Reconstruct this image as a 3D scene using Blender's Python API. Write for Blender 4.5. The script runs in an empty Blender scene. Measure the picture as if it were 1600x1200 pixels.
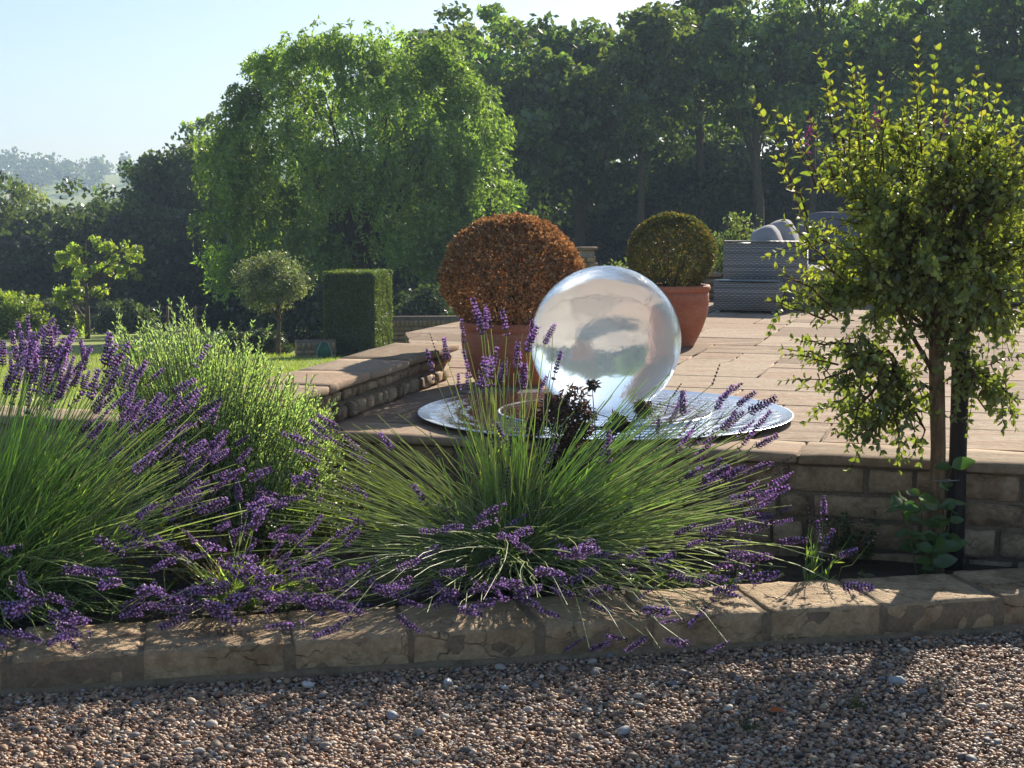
import bpy, math, random
import numpy as np
from mathutils import Vector, Matrix, noise

# ------------------------------------------------------------------ camera, sky, sun, exposure
SC = bpy.context.scene
COL = SC.collection
F = 2300.0; HORIZ = 325.0; CAMZ = 1.5
PITCH = math.atan((600 - HORIZ) / F)
cam = bpy.data.cameras.new('camera'); cam_o = bpy.data.objects.new('camera', cam); COL.objects.link(cam_o)
cam_o.location = (0, 0, CAMZ); cam_o.rotation_euler = (math.pi / 2 - PITCH, 0, 0)
cam.sensor_width = 36.0; cam.lens = 36.0 * F / 1600.0; cam.clip_start = 0.05; cam.clip_end = 5000
SC.camera = cam_o

SUN_AZ = math.radians(25); SUN_EL = math.radians(27)
w = bpy.data.worlds.new('World'); SC.world = w; w.use_nodes = True
nt = w.node_tree; nt.nodes.clear()
sky = nt.nodes.new('ShaderNodeTexSky'); sky.sky_type = 'NISHITA'; sky.sun_disc = False
sky.sun_elevation = SUN_EL; sky.sun_rotation = SUN_AZ
sky.air_density = 1.0; sky.dust_density = 0.8; sky.ozone_density = 3.2
bg = nt.nodes.new('ShaderNodeBackground'); bg.inputs[1].default_value = 0.059
wo = nt.nodes.new('ShaderNodeOutputWorld')
nt.links.new(sky.outputs[0], bg.inputs[0]); nt.links.new(bg.outputs[0], wo.inputs[0])
sun = bpy.data.lights.new('sun', 'SUN'); sun.energy = 4.5; sun.angle = math.radians(0.53); sun.color = (1.0, 0.90, 0.76)
sun_o = bpy.data.objects.new('sun', sun); COL.objects.link(sun_o)
sd = Vector((math.sin(SUN_AZ) * math.cos(SUN_EL), math.cos(SUN_AZ) * math.cos(SUN_EL), math.sin(SUN_EL)))
sun_o.rotation_euler = (-sd).to_track_quat('-Z', 'Y').to_euler(); sun_o.location = sd * 60

SC.view_settings.view_transform = 'Standard'; SC.view_settings.look = 'None'
SC.view_settings.exposure = 1.22; SC.view_settings.gamma = 1.0; SC.view_settings.use_curve_mapping = False
cy = SC.cycles
cy.use_denoising = True
try: cy.denoiser = 'OPENIMAGEDENOISE'
except Exception: pass
cy.max_bounces = 10; cy.diffuse_bounces = 4; cy.glossy_bounces = 4; cy.transmission_bounces = 8; cy.transparent_max_bounces = 8
cy.volume_bounces = 0; cy.sample_clamp_indirect = 4.0; cy.blur_glossy = 0.5

RNG = np.random.default_rng(7)
random.seed(7)

# ------------------------------------------------------------------ pixel helpers
CP, SP = math.cos(PITCH), math.sin(PITCH)
def ray(px, py):
    x = (px - 800) / F; y = -(py - 600) / F
    return Vector((x, CP + y * SP, -SP + y * CP))
def onz(px, py, z):
    d = ray(px, py); t = (z - CAMZ) / d.z
    return Vector((0, 0, CAMZ)) + d * t
def aty(px, py, Y):
    d = ray(px, py)
    return Vector((0, 0, CAMZ)) + d * (Y / d.y)

# ------------------------------------------------------------------ mesh helpers
class MB:
    def __init__(s): s.v = []; s.f = []; s.c = []; s.n = 0
    def add(s, V, Fs, col=None):
        V = np.asarray(V, float).reshape(-1, 3); Fs = np.asarray(Fs, int)
        s.v.append(V); s.f.append(Fs + s.n); s.n += len(V)
        if col is None: col = (1, 1, 1)
        s.c.append(np.broadcast_to(np.asarray(col, float), (len(V), 3)))
        return s
    def mesh(s, name, mat, smooth=False):
        V = np.concatenate(s.v); C = np.concatenate(s.c)
        me = bpy.data.meshes.new(name)
        me.vertices.add(len(V)); me.vertices.foreach_set('co', V.astype(np.float32).ravel())
        loops = np.concatenate([f.ravel() for f in s.f])
        tot = np.concatenate([np.full(len(f), f.shape[1]) for f in s.f])
        start = np.concatenate([[0], np.cumsum(tot)[:-1]])
        me.loops.add(len(loops)); me.loops.foreach_set('vertex_index', loops.astype(np.int32))
        me.polygons.add(len(tot)); me.polygons.foreach_set('loop_start', start.astype(np.int32))
        me.update(calc_edges=True)
        at = me.color_attributes.new('Col', 'FLOAT_COLOR', 'POINT')
        at.data.foreach_set('color', np.concatenate([C, np.ones((len(C), 1))], 1).astype(np.float32).ravel())
        if smooth: me.polygons.foreach_set('use_smooth', np.ones(len(tot), bool))
        me.materials.append(mat)
        me.validate()
        return me
    def build(s, name, mat, parent=None, smooth=False, loc=None):
        return link(name, s.mesh(name, mat, smooth), parent, loc)

def link(name, me, parent=None, loc=None, rot=None, scale=None):
    o = bpy.data.objects.new(name, me); COL.objects.link(o)
    if parent is not None: o.parent = parent
    if loc is not None: o.location = loc
    if rot is not None: o.rotation_euler = rot
    if scale is not None: o.scale = scale if hasattr(scale, '__len__') else (scale,) * 3
    return o
def under(o, part):
    """make o a piece of part (both children of the same thing)"""
    o.parent = part; o.location = o.location - part.location
    return o
def tag(o, label=None, cat=None, group=None, kind=None):
    if label: o['label'] = label
    if cat: o['category'] = cat
    if group: o['group'] = group
    if kind: o['kind'] = kind
    return o
def empty(name, loc, rz=0, label=None, cat=None, group=None):
    o = bpy.data.objects.new(name, None); COL.objects.link(o); o.location = loc; o.rotation_euler = (0, 0, rz)
    o.empty_display_size = 0.1
    return tag(o, label, cat, group)

def unit(a): return a / np.maximum(np.linalg.norm(a, axis=-1, keepdims=True), 1e-9)
def rand_unit(n): return unit(RNG.normal(size=(n, 3)))

def box_grid(nx, ny, nz):
    """closed box surface in [-1,1]^3, quads"""
    idx = {}; V = []; Fs = []
    def vid(i, j, k):
        if (i, j, k) not in idx:
            idx[(i, j, k)] = len(V); V.append((2 * i / nx - 1, 2 * j / ny - 1, 2 * k / nz - 1))
        return idx[(i, j, k)]
    for i in range(nx):
        for j in range(ny):
            Fs.append((vid(i, j, 0), vid(i, j + 1, 0), vid(i + 1, j + 1, 0), vid(i + 1, j, 0)))
            Fs.append((vid(i, j, nz), vid(i + 1, j, nz), vid(i + 1, j + 1, nz), vid(i, j + 1, nz)))
    for i in range(nx):
        for k in range(nz):
            Fs.append((vid(i, 0, k), vid(i + 1, 0, k), vid(i + 1, 0, k + 1), vid(i, 0, k + 1)))
            Fs.append((vid(i, ny, k), vid(i, ny, k + 1), vid(i + 1, ny, k + 1), vid(i + 1, ny, k)))
    for j in range(ny):
        for k in range(nz):
            Fs.append((vid(0, j, k), vid(0, j, k + 1), vid(0, j + 1, k + 1), vid(0, j + 1, k)))
            Fs.append((vid(nx, j, k), vid(nx, j + 1, k), vid(nx, j + 1, k + 1), vid(nx, j, k + 1)))
    return np.array(V), np.array(Fs)
def rough_block(lx, ly, lz, n=(4, 3, 3), amp=0.008, rnd=0.012, freq=9.0, seed=0, skew=0.0):
    """stone block centred on origin, rounded, chipped edges and uneven faces"""
    V, Fs = box_grid(*n)
    half = np.array([lx, ly, lz]) / 2
    V = V.copy()
    for ax in range(3):                                  # edge loops sit close to the arrises
        if n[ax] >= 4:
            k = 1 - 2.0 / n[ax]; inner = 1 - min(.5, max(.02, rnd * 1.3 / half[ax])); mk = np.abs(V[:, ax]) < .999
            V[mk, ax] *= inner / k
    out = []
    r = random.Random(seed); off = Vector((r.uniform(-50, 50), r.uniform(-50, 50), r.uniform(-50, 50)))
    sk = [r.uniform(-skew, skew) for _ in range(4)]
    for q in V:
        e = (np.abs(q) > 0.99); p = q * half
        if e.sum() >= 2:
            cut = rnd * (0.6 + 0.9 * abs(noise.noise(Vector(p) * freq * 0.7 + off)))
            p = p - np.sign(q) * e * cut * (1.0 if e.sum() == 2 else 0.8)
        nv = noise.noise_vector(Vector(p) * freq + off)
        nv2 = noise.noise_vector(Vector(p) * freq * 3 + off)
        p = p + amp * np.array(nv) + amp * 0.5 * np.array(nv2)
        p[0] += sk[0] * q[2] * lz * 0.5 + sk[1] * q[1] * 0; p[2] += sk[2] * q[0] * lx * 0.25
        out.append(p)
    return np.array(out), Fs
def tubes(P, R, sides=3):
    """P (n,k,3) polylines, R (n,k)|(k,) radii -> V,F"""
    P = np.asarray(P, float); n, k, _ = P.shape
    R = np.broadcast_to(np.asarray(R, float), (n, k))
    T = unit(np.gradient(P, axis=1))
    ref = np.where(np.abs(T[:, :1, 2:3]) > 0.9, np.array([1.0, 0, 0]), np.array([0, 0, 1.0]))
    A = unit(np.cross(T, np.broadcast_to(ref, T.shape))); B = np.cross(T, A)
    an = np.arange(sides) * 2 * np.pi / sides
    V = P[:, :, None] + R[:, :, None, None] * (np.cos(an)[:, None] * A[:, :, None] + np.sin(an)[:, None] * B[:, :, None])
    i = np.arange(n)[:, None, None] * k * sides; j = np.arange(k - 1)[None, :, None] * sides; s = np.arange(sides)[None, None]
    s2 = (s + 1) % sides
    Fs = np.stack(np.broadcast_arrays(i + j + s, i + j + s2, i + j + sides + s2, i + j + sides + s), -1).reshape(-1, 4)
    return V.reshape(-1, 3), Fs
def leaf_shapes(C, D, N, L, W, fold=0.3, curl=0.15):
    """folded ovate leaves: 6 verts, 2 quads each"""
    D = unit(D); S = unit(np.cross(D, N)); N = np.cross(S, D)
    n = len(C); L = np.broadcast_to(L, (n,))[:, None]; W = np.broadcast_to(W, (n,))[:, None]
    b = C; t = C + D * L - N * curl * L
    r1 = C + D * .3 * L + S * .48 * W + N * fold * W * .5; r2 = C + D * .68 * L + S * .40 * W + N * (fold * W * .4) - N * curl * L * .4
    l1 = C + D * .3 * L - S * .48 * W + N * fold * W * .5; l2 = C + D * .68 * L - S * .40 * W + N * (fold * W * .4) - N * curl * L * .4
    V = np.stack([b, r1, r2, t, l2, l1], 1).reshape(-1, 3)
    i = np.arange(n)[:, None] * 6
    Fs = np.concatenate([i + np.array([[0, 1, 2, 3]]), i + np.array([[0, 3, 4, 5]])], 0)
    return V, Fs
def rhombs(C, D, N, L, W):
    D = unit(D); S = unit(np.cross(D, N)); n = len(C)
    L = np.broadcast_to(L, (n,))[:, None]; W = np.broadcast_to(W, (n,))[:, None]
    V = np.stack([C - D * L * .5, C + S * W * .5, C + D * L * .5, C - S * W * .5], 1).reshape(-1, 3)
    return V, np.arange(n * 4).reshape(n, 4)
def vcol(base, n, k, var=0.25, hue=0.12):
    """per-piece colour jitter repeated for k verts"""
    b = np.asarray(base, float)
    m = np.exp(RNG.normal(0, var, (n, 1))) * (1 + RNG.normal(0, hue, (n, 3)) * np.array([1, .4, .8]))
    return np.repeat(np.clip(b * m, 0.003, 1), k, 0)
def lathe(prof, seg=48, sx=1, sy=1):
    n = len(prof); a = np.arange(seg) * 2 * np.pi / seg
    V = np.array([[r * math.cos(t) * sx, r * math.sin(t) * sy, z] for r, z in prof for t in a])
    Fs = []
    for i in range(n - 1):
        for j in range(seg):
            j2 = (j + 1) % seg
            Fs.append((i * seg + j, i * seg + j2, (i + 1) * seg + j2, (i + 1) * seg + j))
    return V, np.array(Fs)
ICO = None
def ico():
    t = (1 + 5 ** .5) / 2
    V = unit(np.array([[-1, t, 0], [1, t, 0], [-1, -t, 0], [1, -t, 0], [0, -1, t], [0, 1, t], [0, -1, -t], [0, 1, -t], [t, 0, -1], [t, 0, 1], [-t, 0, -1], [-t, 0, 1]]))
    Fs = np.array([[0, 11, 5], [0, 5, 1], [0, 1, 7], [0, 7, 10], [0, 10, 11], [1, 5, 9], [5, 11, 4], [11, 10, 2], [10, 7, 6], [7, 1, 8], [3, 9, 4], [3, 4, 2], [3, 2, 6], [3, 6, 8], [3, 8, 9], [4, 9, 5], [2, 4, 11], [6, 2, 10], [8, 6, 7], [9, 8, 1]])
    return V, Fs
def ico2():
    V, Fs = ico(); V = list(map(tuple, V)); cache = {}; out = []
    def mid(a, b):
        k = (min(a, b), max(a, b))
        if k not in cache:
            m = (np.array(V[a]) + np.array(V[b])); m = m / np.linalg.norm(m); cache[k] = len(V); V.append(tuple(m))
        return cache[k]
    for a, b, c in Fs:
        x, y, z = mid(a, b), mid(b, c), mid(c, a)
        out += [(a, x, z), (x, b, y), (z, y, c), (x, y, z)]
    return np.array(V), np.array(out)

# ------------------------------------------------------------------ materials
def newmat(name):
    m = bpy.data.materials.new(name); m.use_nodes = True; t = m.node_tree; t.nodes.clear()
    o = t.nodes.new('ShaderNodeOutputMaterial')
    return m, t, o
def N(t, typ, **kw):
    n = t.nodes.new('ShaderNode' + typ)
    for k, v in kw.items():
        if k.startswith('i_'): n.inputs[int(k[2:])].default_value = v
        else: setattr(n, k, v)
    return n
def coords(t, kind='Object', offset=True):
    tc = N(t, 'TexCoord'); out = tc.outputs[kind]
    if offset:
        oi = N(t, 'ObjectInfo'); mu = N(t, 'VectorMath', operation='SCALE'); mu.inputs[3].default_value = 37.0
        cb = N(t, 'CombineXYZ')
        for i in range(3): t.links.new(oi.outputs['Random'], cb.inputs[i])
        t.links.new(cb.outputs[0], mu.inputs[0])
        ad = N(t, 'VectorMath', operation='ADD'); t.links.new(out, ad.inputs[0]); t.links.new(mu.outputs[0], ad.inputs[1]); out = ad.outputs[0]
    return out
def mat_leaf(name, trans=0.45, gloss=0.06, rough=0.4, tint=(1.35, 1.25, 0.45)):
    m, t, o = newmat(name)
    at = N(t, 'Attribute', attribute_name='Col')
    oi = N(t, 'ObjectInfo'); hv = N(t, 'HueSaturation')
    mr = N(t, 'MapRange', i_3=0.82, i_4=1.2); t.links.new(oi.outputs['Random'], mr.inputs[0]); t.links.new(mr.outputs[0], hv.inputs['Value'])
    t.links.new(at.outputs['Color'], hv.inputs['Color'])
    df = N(t, 'BsdfDiffuse'); t.links.new(hv.outputs[0], df.inputs[0])
    mu = N(t, 'Mix', data_type='RGBA', blend_type='MULTIPLY'); mu.inputs[0].default_value = 1
    t.links.new(hv.outputs[0], mu.inputs[6]); mu.inputs[7].default_value = (*tint, 1)
    mu.clamp_result = False
    tr = N(t, 'BsdfTranslucent'); t.links.new(mu.outputs[2], tr.inputs[0])
    mx = N(t, 'MixShader'); mx.inputs[0].default_value = trans
    t.links.new(df.outputs[0], mx.inputs[1]); t.links.new(tr.outputs[0], mx.inputs[2])
    gl = N(t, 'BsdfGlossy'); gl.inputs['Roughness'].default_value = rough; gl.inputs[0].default_value = (1, 1, 1, 1)
    m2 = N(t, 'MixShader'); m2.inputs[0].default_value = gloss
    t.links.new(mx.outputs[0], m2.inputs[1]); t.links.new(gl.outputs[0], m2.inputs[2]); t.links.new(m2.outputs[0], o.inputs[0])
    return m
def mat_rock(name, cols, scale=6.0, bump=0.4, rough=0.85, rnd=0.35, fine=60.0, dist=0.02, use_attr=False, streak=None, spec=0.3, crack=0.0):
    """mottled stone: ramp over noise, per-object shift, bump from two noises"""
    m, t, o = newmat(name)
    co = coords(t)
    if streak:
        mp = N(t, 'Mapping'); mp.inputs['Scale'].default_value = streak; t.links.new(co, mp.inputs[0]); cs = mp.outputs[0]
    else: cs = co
    n1 = N(t, 'TexNoise'); n1.inputs['Scale'].default_value = scale; n1.inputs['Detail'].default_value = 6; n1.inputs['Roughness'].default_value = .62
    t.links.new(cs, n1.inputs['Vector'])
    n2 = N(t, 'TexNoise'); n2.inputs['Scale'].default_value = fine; n2.inputs['Detail'].default_value = 5; n2.inputs['Roughness'].default_value = .7
    t.links.new(co, n2.inputs['Vector'])
    rp = N(t, 'ValToRGB'); el = rp.color_ramp.elements
    el[0].position = .28; el[0].color = (*cols[0], 1); el[1].position = .72; el[1].color = (*cols[-1], 1)
    for i, c in enumerate(cols[1:-1]):
        e = el.new(.28 + .44 * (i + 1) / (len(cols) - 1)); e.color = (*c, 1)
    oi = N(t, 'ObjectInfo')
    ma = N(t, 'MapRange', i_3=-rnd / 2, i_4=rnd / 2); t.links.new(oi.outputs['Random'], ma.inputs[0])
    ad = N(t, 'Math', operation='ADD'); t.links.new(n1.outputs[0], ad.inputs[0]); t.links.new(ma.outputs[0], ad.inputs[1])
    t.links.new(ad.outputs[0], rp.inputs[0])
    c = rp.outputs[0]
    mm = N(t, 'MapRange', i_1=.3, i_2=.7, i_3=.72, i_4=1.18); t.links.new(n2.outputs[0], mm.inputs[0])
    mu = N(t, 'Mix', data_type='RGBA', blend_type='MULTIPLY'); mu.inputs[0].default_value = 1
    t.links.new(c, mu.inputs[6]); t.links.new(mm.outputs[0], mu.inputs[7]); c = mu.outputs[2]
    ck = None
    if crack:
        dn = N(t, 'TexNoise'); dn.inputs['Scale'].default_value = 9; dn.inputs['Detail'].default_value = 4; t.links.new(co, dn.inputs['Vector'])
        dm = N(t, 'VectorMath', operation='SCALE'); dm.inputs[3].default_value = .22; t.links.new(dn.outputs['Color'], dm.inputs[0])
        mp2 = N(t, 'Mapping'); mp2.inputs['Scale'].default_value = (.8, 1, 1.9); t.links.new(co, mp2.inputs[0])
        da = N(t, 'VectorMath', operation='ADD'); t.links.new(mp2.outputs[0], da.inputs[0]); t.links.new(dm.outputs[0], da.inputs[1])
        vo = N(t, 'TexVoronoi', feature='DISTANCE_TO_EDGE'); vo.inputs['Scale'].default_value = crack; t.links.new(da.outputs[0], vo.inputs['Vector'])
        ck0 = N(t, 'MapRange', i_1=0.0, i_2=.022, i_3=1.0, i_4=0.0); t.links.new(vo.outputs['Distance'], ck0.inputs[0])
        gate = N(t, 'MapRange', i_1=.45, i_2=.6, i_3=0.0, i_4=1.0); t.links.new(n1.outputs[0], gate.inputs[0])
        gm = N(t, 'Math', operation='MULTIPLY'); t.links.new(ck0.outputs[0], gm.inputs[0]); t.links.new(gate.outputs[0], gm.inputs[1])
        ck = N(t, 'Math', operation='SUBTRACT'); ck.inputs[0].default_value = 1.0; t.links.new(gm.outputs[0], ck.inputs[1])
        mk = N(t, 'MapRange', i_3=.55, i_4=1.0); t.links.new(ck.outputs[0], mk.inputs[0])
        m4 = N(t, 'Mix', data_type='RGBA', blend_type='MULTIPLY'); m4.inputs[0].default_value = 1
        t.links.new(c, m4.inputs[6]); t.links.new(mk.outputs[0], m4.inputs[7]); c = m4.outputs[2]
    if use_attr:
        at = N(t, 'Attribute', attribute_name='Col'); m3 = N(t, 'Mix', data_type='RGBA', blend_type='MULTIPLY'); m3.inputs[0].default_value = 1
        t.links.new(c, m3.inputs[6]); t.links.new(at.outputs[0], m3.inputs[7]); c = m3.outputs[2]
    bs = N(t, 'BsdfPrincipled'); bs.inputs['Roughness'].default_value = rough; bs.inputs['Specular IOR Level'].default_value = spec
    t.links.new(c, bs.inputs['Base Color'])
    sm = N(t, 'Math', operation='MULTIPLY_ADD'); t.links.new(n2.outputs[0], sm.inputs[0]); sm.inputs[1].default_value = .45; t.links.new(n1.outputs[0], sm.inputs[2])
    hgt = sm.outputs[0]
    if ck is not None:
        s2 = N(t, 'Math', operation='MULTIPLY_ADD'); t.links.new(ck.outputs[0], s2.inputs[0]); s2.inputs[1].default_value = .3; t.links.new(hgt, s2.inputs[2]); hgt = s2.outputs[0]
    bp = N(t, 'Bump'); bp.inputs['Strength'].default_value = bump; bp.inputs['Distance'].default_value = dist
    t.links.new(hgt, bp.inputs['Height']); t.links.new(bp.outputs[0], bs.inputs['Normal'])
    t.links.new(bs.outputs[0], o.inputs[0])
    return m
def mat_attr(name, rough=0.7, spec=0.3, bump=0.0, scale=200.0):
    m, t, o = newmat(name)
    at = N(t, 'Attribute', attribute_name='Col')
    bs = N(t, 'BsdfPrincipled'); bs.inputs['Roughness'].default_value = rough; bs.inputs['Specular IOR Level'].default_value = spec
    n = N(t, 'TexNoise'); n.inputs['Scale'].default_value = scale; n.inputs['Detail'].default_value = 4
    t.links.new(coords(t), n.inputs['Vector'])
    mm = N(t, 'MapRange', i_1=.25, i_2=.75, i_3=.7, i_4=1.25); t.links.new(n.outputs[0], mm.inputs[0])
    mu = N(t, 'Mix', data_type='RGBA', blend_type='MULTIPLY'); mu.inputs[0].default_value = 1
    t.links.new(at.outputs[0], mu.inputs[6]); t.links.new(mm.outputs[0], mu.inputs[7])
    t.links.new(mu.outputs[2], bs.inputs['Base Color'])
    if bump:
        bp = N(t, 'Bump'); bp.inputs['Strength'].default_value = bump; bp.inputs['Distance'].default_value = .01
        t.links.new(n.outputs[0], bp.inputs['Height']); t.links.new(bp.outputs[0], bs.inputs['Normal'])
    t.links.new(bs.outputs[0], o.inputs[0])
    return m

M = {}
M['slab'] = mat_rock('paving_sandstone', [(.235, .165, .11), (.345, .26, .185), (.39, .305, .22), (.34, .235, .16)], scale=2.2, bump=.7, rnd=.85, fine=28, dist=.02, streak=(1.0, 3.0, 1.0), rough=.9, spec=.12)
M['coping'] = mat_rock('coping_sandstone', [(.25, .18, .115), (.345, .265, .185), (.36, .25, .17)], scale=2.5, bump=.5, rnd=.45, fine=34, dist=.015, streak=(1.0, 3.0, 1.0), rough=.9, spec=.12)
M['kerb'] = mat_rock('kerb_sandstone', [(.17, .105, .055), (.38, .26, .145), (.49, .355, .21), (.29, .19, .105)], scale=5, bump=1.0, rnd=.3, fine=42, dist=.03, crack=4.2)
M['wallstone'] = mat_rock('wall_sandstone', [(.14, .095, .06), (.34, .245, .15), (.44, .33, .21), (.29, .19, .115)], scale=8, bump=.8, rnd=.4, fine=50, dist=.025, crack=5.0)
M['mortar'] = mat_rock('mortar', [(.13, .095, .065), (.23, .175, .12), (.18, .135, .095)], scale=12, bump=.8, rnd=.1, fine=80, dist=.02)
M['kerb_mortar'] = mat_rock('kerb_mortar', [(.14, .10, .062), (.26, .19, .12), (.20, .145, .09)], scale=9, bump=.9, rnd=0, fine=70, dist=.02)
M['brick'] = mat_rock('buff_brick', [(.26, .185, .11), (.36, .27, .165), (.33, .22, .13)], scale=10, bump=.4, rnd=.5, fine=60, dist=.006)
M['soil'] = mat_rock('soil', [(.03, .02, .014), (.085, .06, .04), (.06, .043, .03)], scale=14, bump=1.0, rnd=0, fine=90, dist=.03)
M['gravelbase'] = mat_rock('gravel_bed', [(.09, .065, .045), (.20, .15, .11), (.30, .24, .19), (.14, .095, .07)], scale=55, bump=1.0, rnd=0, fine=120, dist=.02)
M['pebble'] = mat_attr('pebble', rough=.62, spec=.35, bump=.15, scale=140)
M['terracotta'] = mat_rock('terracotta', [(.32, .095, .045), (.43, .14, .07), (.47, .20, .12)], scale=4, bump=.15, rnd=.15, fine=70, dist=.004, rough=.7)
M['bark'] = mat_rock('bark', [(.05, .036, .026), (.12, .09, .065), (.20, .155, .115)], scale=14, bump=.9, rnd=.2, fine=60, dist=.02, streak=(3, 3, .6), use_attr=True)
M['twig'] = mat_attr('twig', rough=.75, spec=.2)
M['stake'] = mat_rock('blackened_timber', [(.008, .006, .006), (.02, .016, .015), (.035, .028, .025)], scale=22, bump=.6, rnd=0, fine=80, dist=.008, streak=(4, 4, .4), rough=.6)
M['leaf'] = mat_leaf('leaf_glossy', trans=.5, gloss=.05, rough=.42, tint=(1.15, 1.25, .5))
M['leaf_far'] = mat_leaf('leaf_far', trans=.6, gloss=.05, rough=.42, tint=(1.35, 1.4, .5))
M['leaf_dry'] = mat_leaf('leaf_dry', trans=.30, gloss=.03, rough=.5, tint=(1.25, 1.0, .7))
M['stem'] = mat_leaf('herb_stem', trans=.45, gloss=.06, rough=.42, tint=(1.3, 1.35, .5))
M['flower'] = mat_leaf('lavender_flower', trans=.30, gloss=.03, rough=.5, tint=(1.2, .9, 1.2))

def mat_lawn():
    m, t, o = newmat('lawn_grass'); co = coords(t, offset=False)
    n1 = N(t, 'TexNoise'); n1.inputs['Scale'].default_value = .35; n1.inputs['Detail'].default_value = 8; n1.inputs['Roughness'].default_value = .65
    n2 = N(t, 'TexNoise'); n2.inputs['Scale'].default_value = 30; n2.inputs['Detail'].default_value = 5
    t.links.new(co, n1.inputs[0]); t.links.new(co, n2.inputs[0])
    rp = N(t, 'ValToRGB'); e = rp.color_ramp.elements
    e[0].position = .3; e[0].color = (.22, .29, .06, 1); e[1].position = .7; e[1].color = (.33, .35, .08, 1)
    t.links.new(n1.outputs[0], rp.inputs[0])
    mm = N(t, 'MapRange', i_1=.3, i_2=.7, i_3=.65, i_4=1.3); t.links.new(n2.outputs[0], mm.inputs[0])
    mu = N(t, 'Mix', data_type='RGBA', blend_type='MULTIPLY'); mu.inputs[0].default_value = 1
    t.links.new(rp.outputs[0], mu.inputs[6]); t.links.new(mm.outputs[0], mu.inputs[7])
    bs = N(t, 'BsdfPrincipled'); bs.inputs['Roughness'].default_value = .8; bs.inputs['Specular IOR Level'].default_value = .2
    t.links.new(mu.outputs[2], bs.inputs['Base Color'])
    bp = N(t, 'Bump'); bp.inputs['Strength'].default_value = .8; bp.inputs['Distance'].default_value = .04
    t.links.new(n2.outputs[0], bp.inputs['Height']); t.links.new(bp.outputs[0], bs.inputs['Normal'])
    t.links.new(bs.outputs[0], o.inputs[0]); return m
M['lawn'] = mat_lawn()
def mat_glass():
    m, t, o = newmat('water_filled_acrylic'); co = coords(t, offset=False)
    g = N(t, 'BsdfGlass'); g.inputs['IOR'].default_value = 1.36; g.inputs['Roughness'].default_value = .012; g.inputs[0].default_value = (.94, .975, 1, 1)
    mp = N(t, 'Mapping'); mp.inputs['Scale'].default_value = (1, 1, .8); t.links.new(co, mp.inputs[0])
    n = N(t, 'TexNoise'); n.inputs['Scale'].default_value = 9; n.inputs['Detail'].default_value = 5; n.inputs['Roughness'].default_value = .55; n.inputs['Distortion'].default_value = .8
    t.links.new(mp.outputs[0], n.inputs[0])
    bp = N(t, 'Bump'); bp.inputs['Strength'].default_value = .45; bp.inputs['Distance'].default_value = .014
    n2 = N(t, 'TexNoise'); n2.inputs['Scale'].default_value = 34; n2.inputs['Detail'].default_value = 3; t.links.new(mp.outputs[0], n2.inputs[0])
    ma = N(t, 'Math', operation='MULTIPLY_ADD'); t.links.new(n2.outputs[0], ma.inputs[0]); ma.inputs[1].default_value = .16; t.links.new(n.outputs[0], ma.inputs[2])
    t.links.new(ma.outputs[0], bp.inputs['Height']); t.links.new(bp.outputs[0], g.inputs['Normal'])
    tl = N(t, 'BsdfTranslucent'); tl.inputs[0].default_value = (.72, .88, 1, 1)
    mx = N(t, 'MixShader'); mx.inputs[0].default_value = .055; t.links.new(g.outputs[0], mx.inputs[1]); t.links.new(tl.outputs[0], mx.inputs[2])
    t.links.new(mx.outputs[0], o.inputs[0]); return m
M['sphere'] = mat_glass()
def mat_steel():
    m, t, o = newmat('polished_steel'); co = coords(t, offset=False)
    bs = N(t, 'BsdfPrincipled'); bs.inputs['Metallic'].default_value = 1; bs.inputs['Base Color'].default_value = (.55, .60, .66, 1); bs.inputs['Roughness'].default_value = .13
    n = N(t, 'TexNoise'); n.inputs['Scale'].default_value = 5; t.links.new(co, n.inputs[0])
    mr = N(t, 'MapRange', i_3=.18, i_4=.36); t.links.new(n.outputs[0], mr.inputs[0]); t.links.new(mr.outputs[0], bs.inputs['Roughness'])
    t.links.new(bs.outputs[0], o.inputs[0]); return m
M['steel'] = mat_steel()
def mat_water():
    m, t, o = newmat('rippling_water'); co = coords(t, offset=False)
    wv = N(t, 'TexWave', wave_type='RINGS', rings_direction='SPHERICAL'); wv.inputs['Scale'].default_value = 4; wv.inputs['Distortion'].default_value = 4.0; wv.inputs['Detail'].default_value = 2; wv.inputs['Detail Scale'].default_value = 1.6
    t.links.new(co, wv.inputs[0])
    n = N(t, 'TexNoise'); n.inputs['Scale'].default_value = 42; n.inputs['Detail'].default_value = 2; t.links.new(co, n.inputs[0])
    ad = N(t, 'Math', operation='MULTIPLY_ADD'); t.links.new(n.outputs[0], ad.inputs[0]); ad.inputs[1].default_value = 1.6; t.links.new(wv.outputs['Fac'], ad.inputs[2])
    bp = N(t, 'Bump'); bp.inputs['Strength'].default_value = .75; bp.inputs['Distance'].default_value = .005; t.links.new(ad.outputs[0], bp.inputs['Height'])
    g = N(t, 'BsdfGlass'); g.inputs['IOR'].default_value = 1.33; g.inputs['Roughness'].default_value = .07; t.links.new(bp.outputs[0], g.inputs['Normal'])
    t.links.new(g.outputs[0], o.inputs[0]); return m
M['water'] = mat_water()
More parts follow.
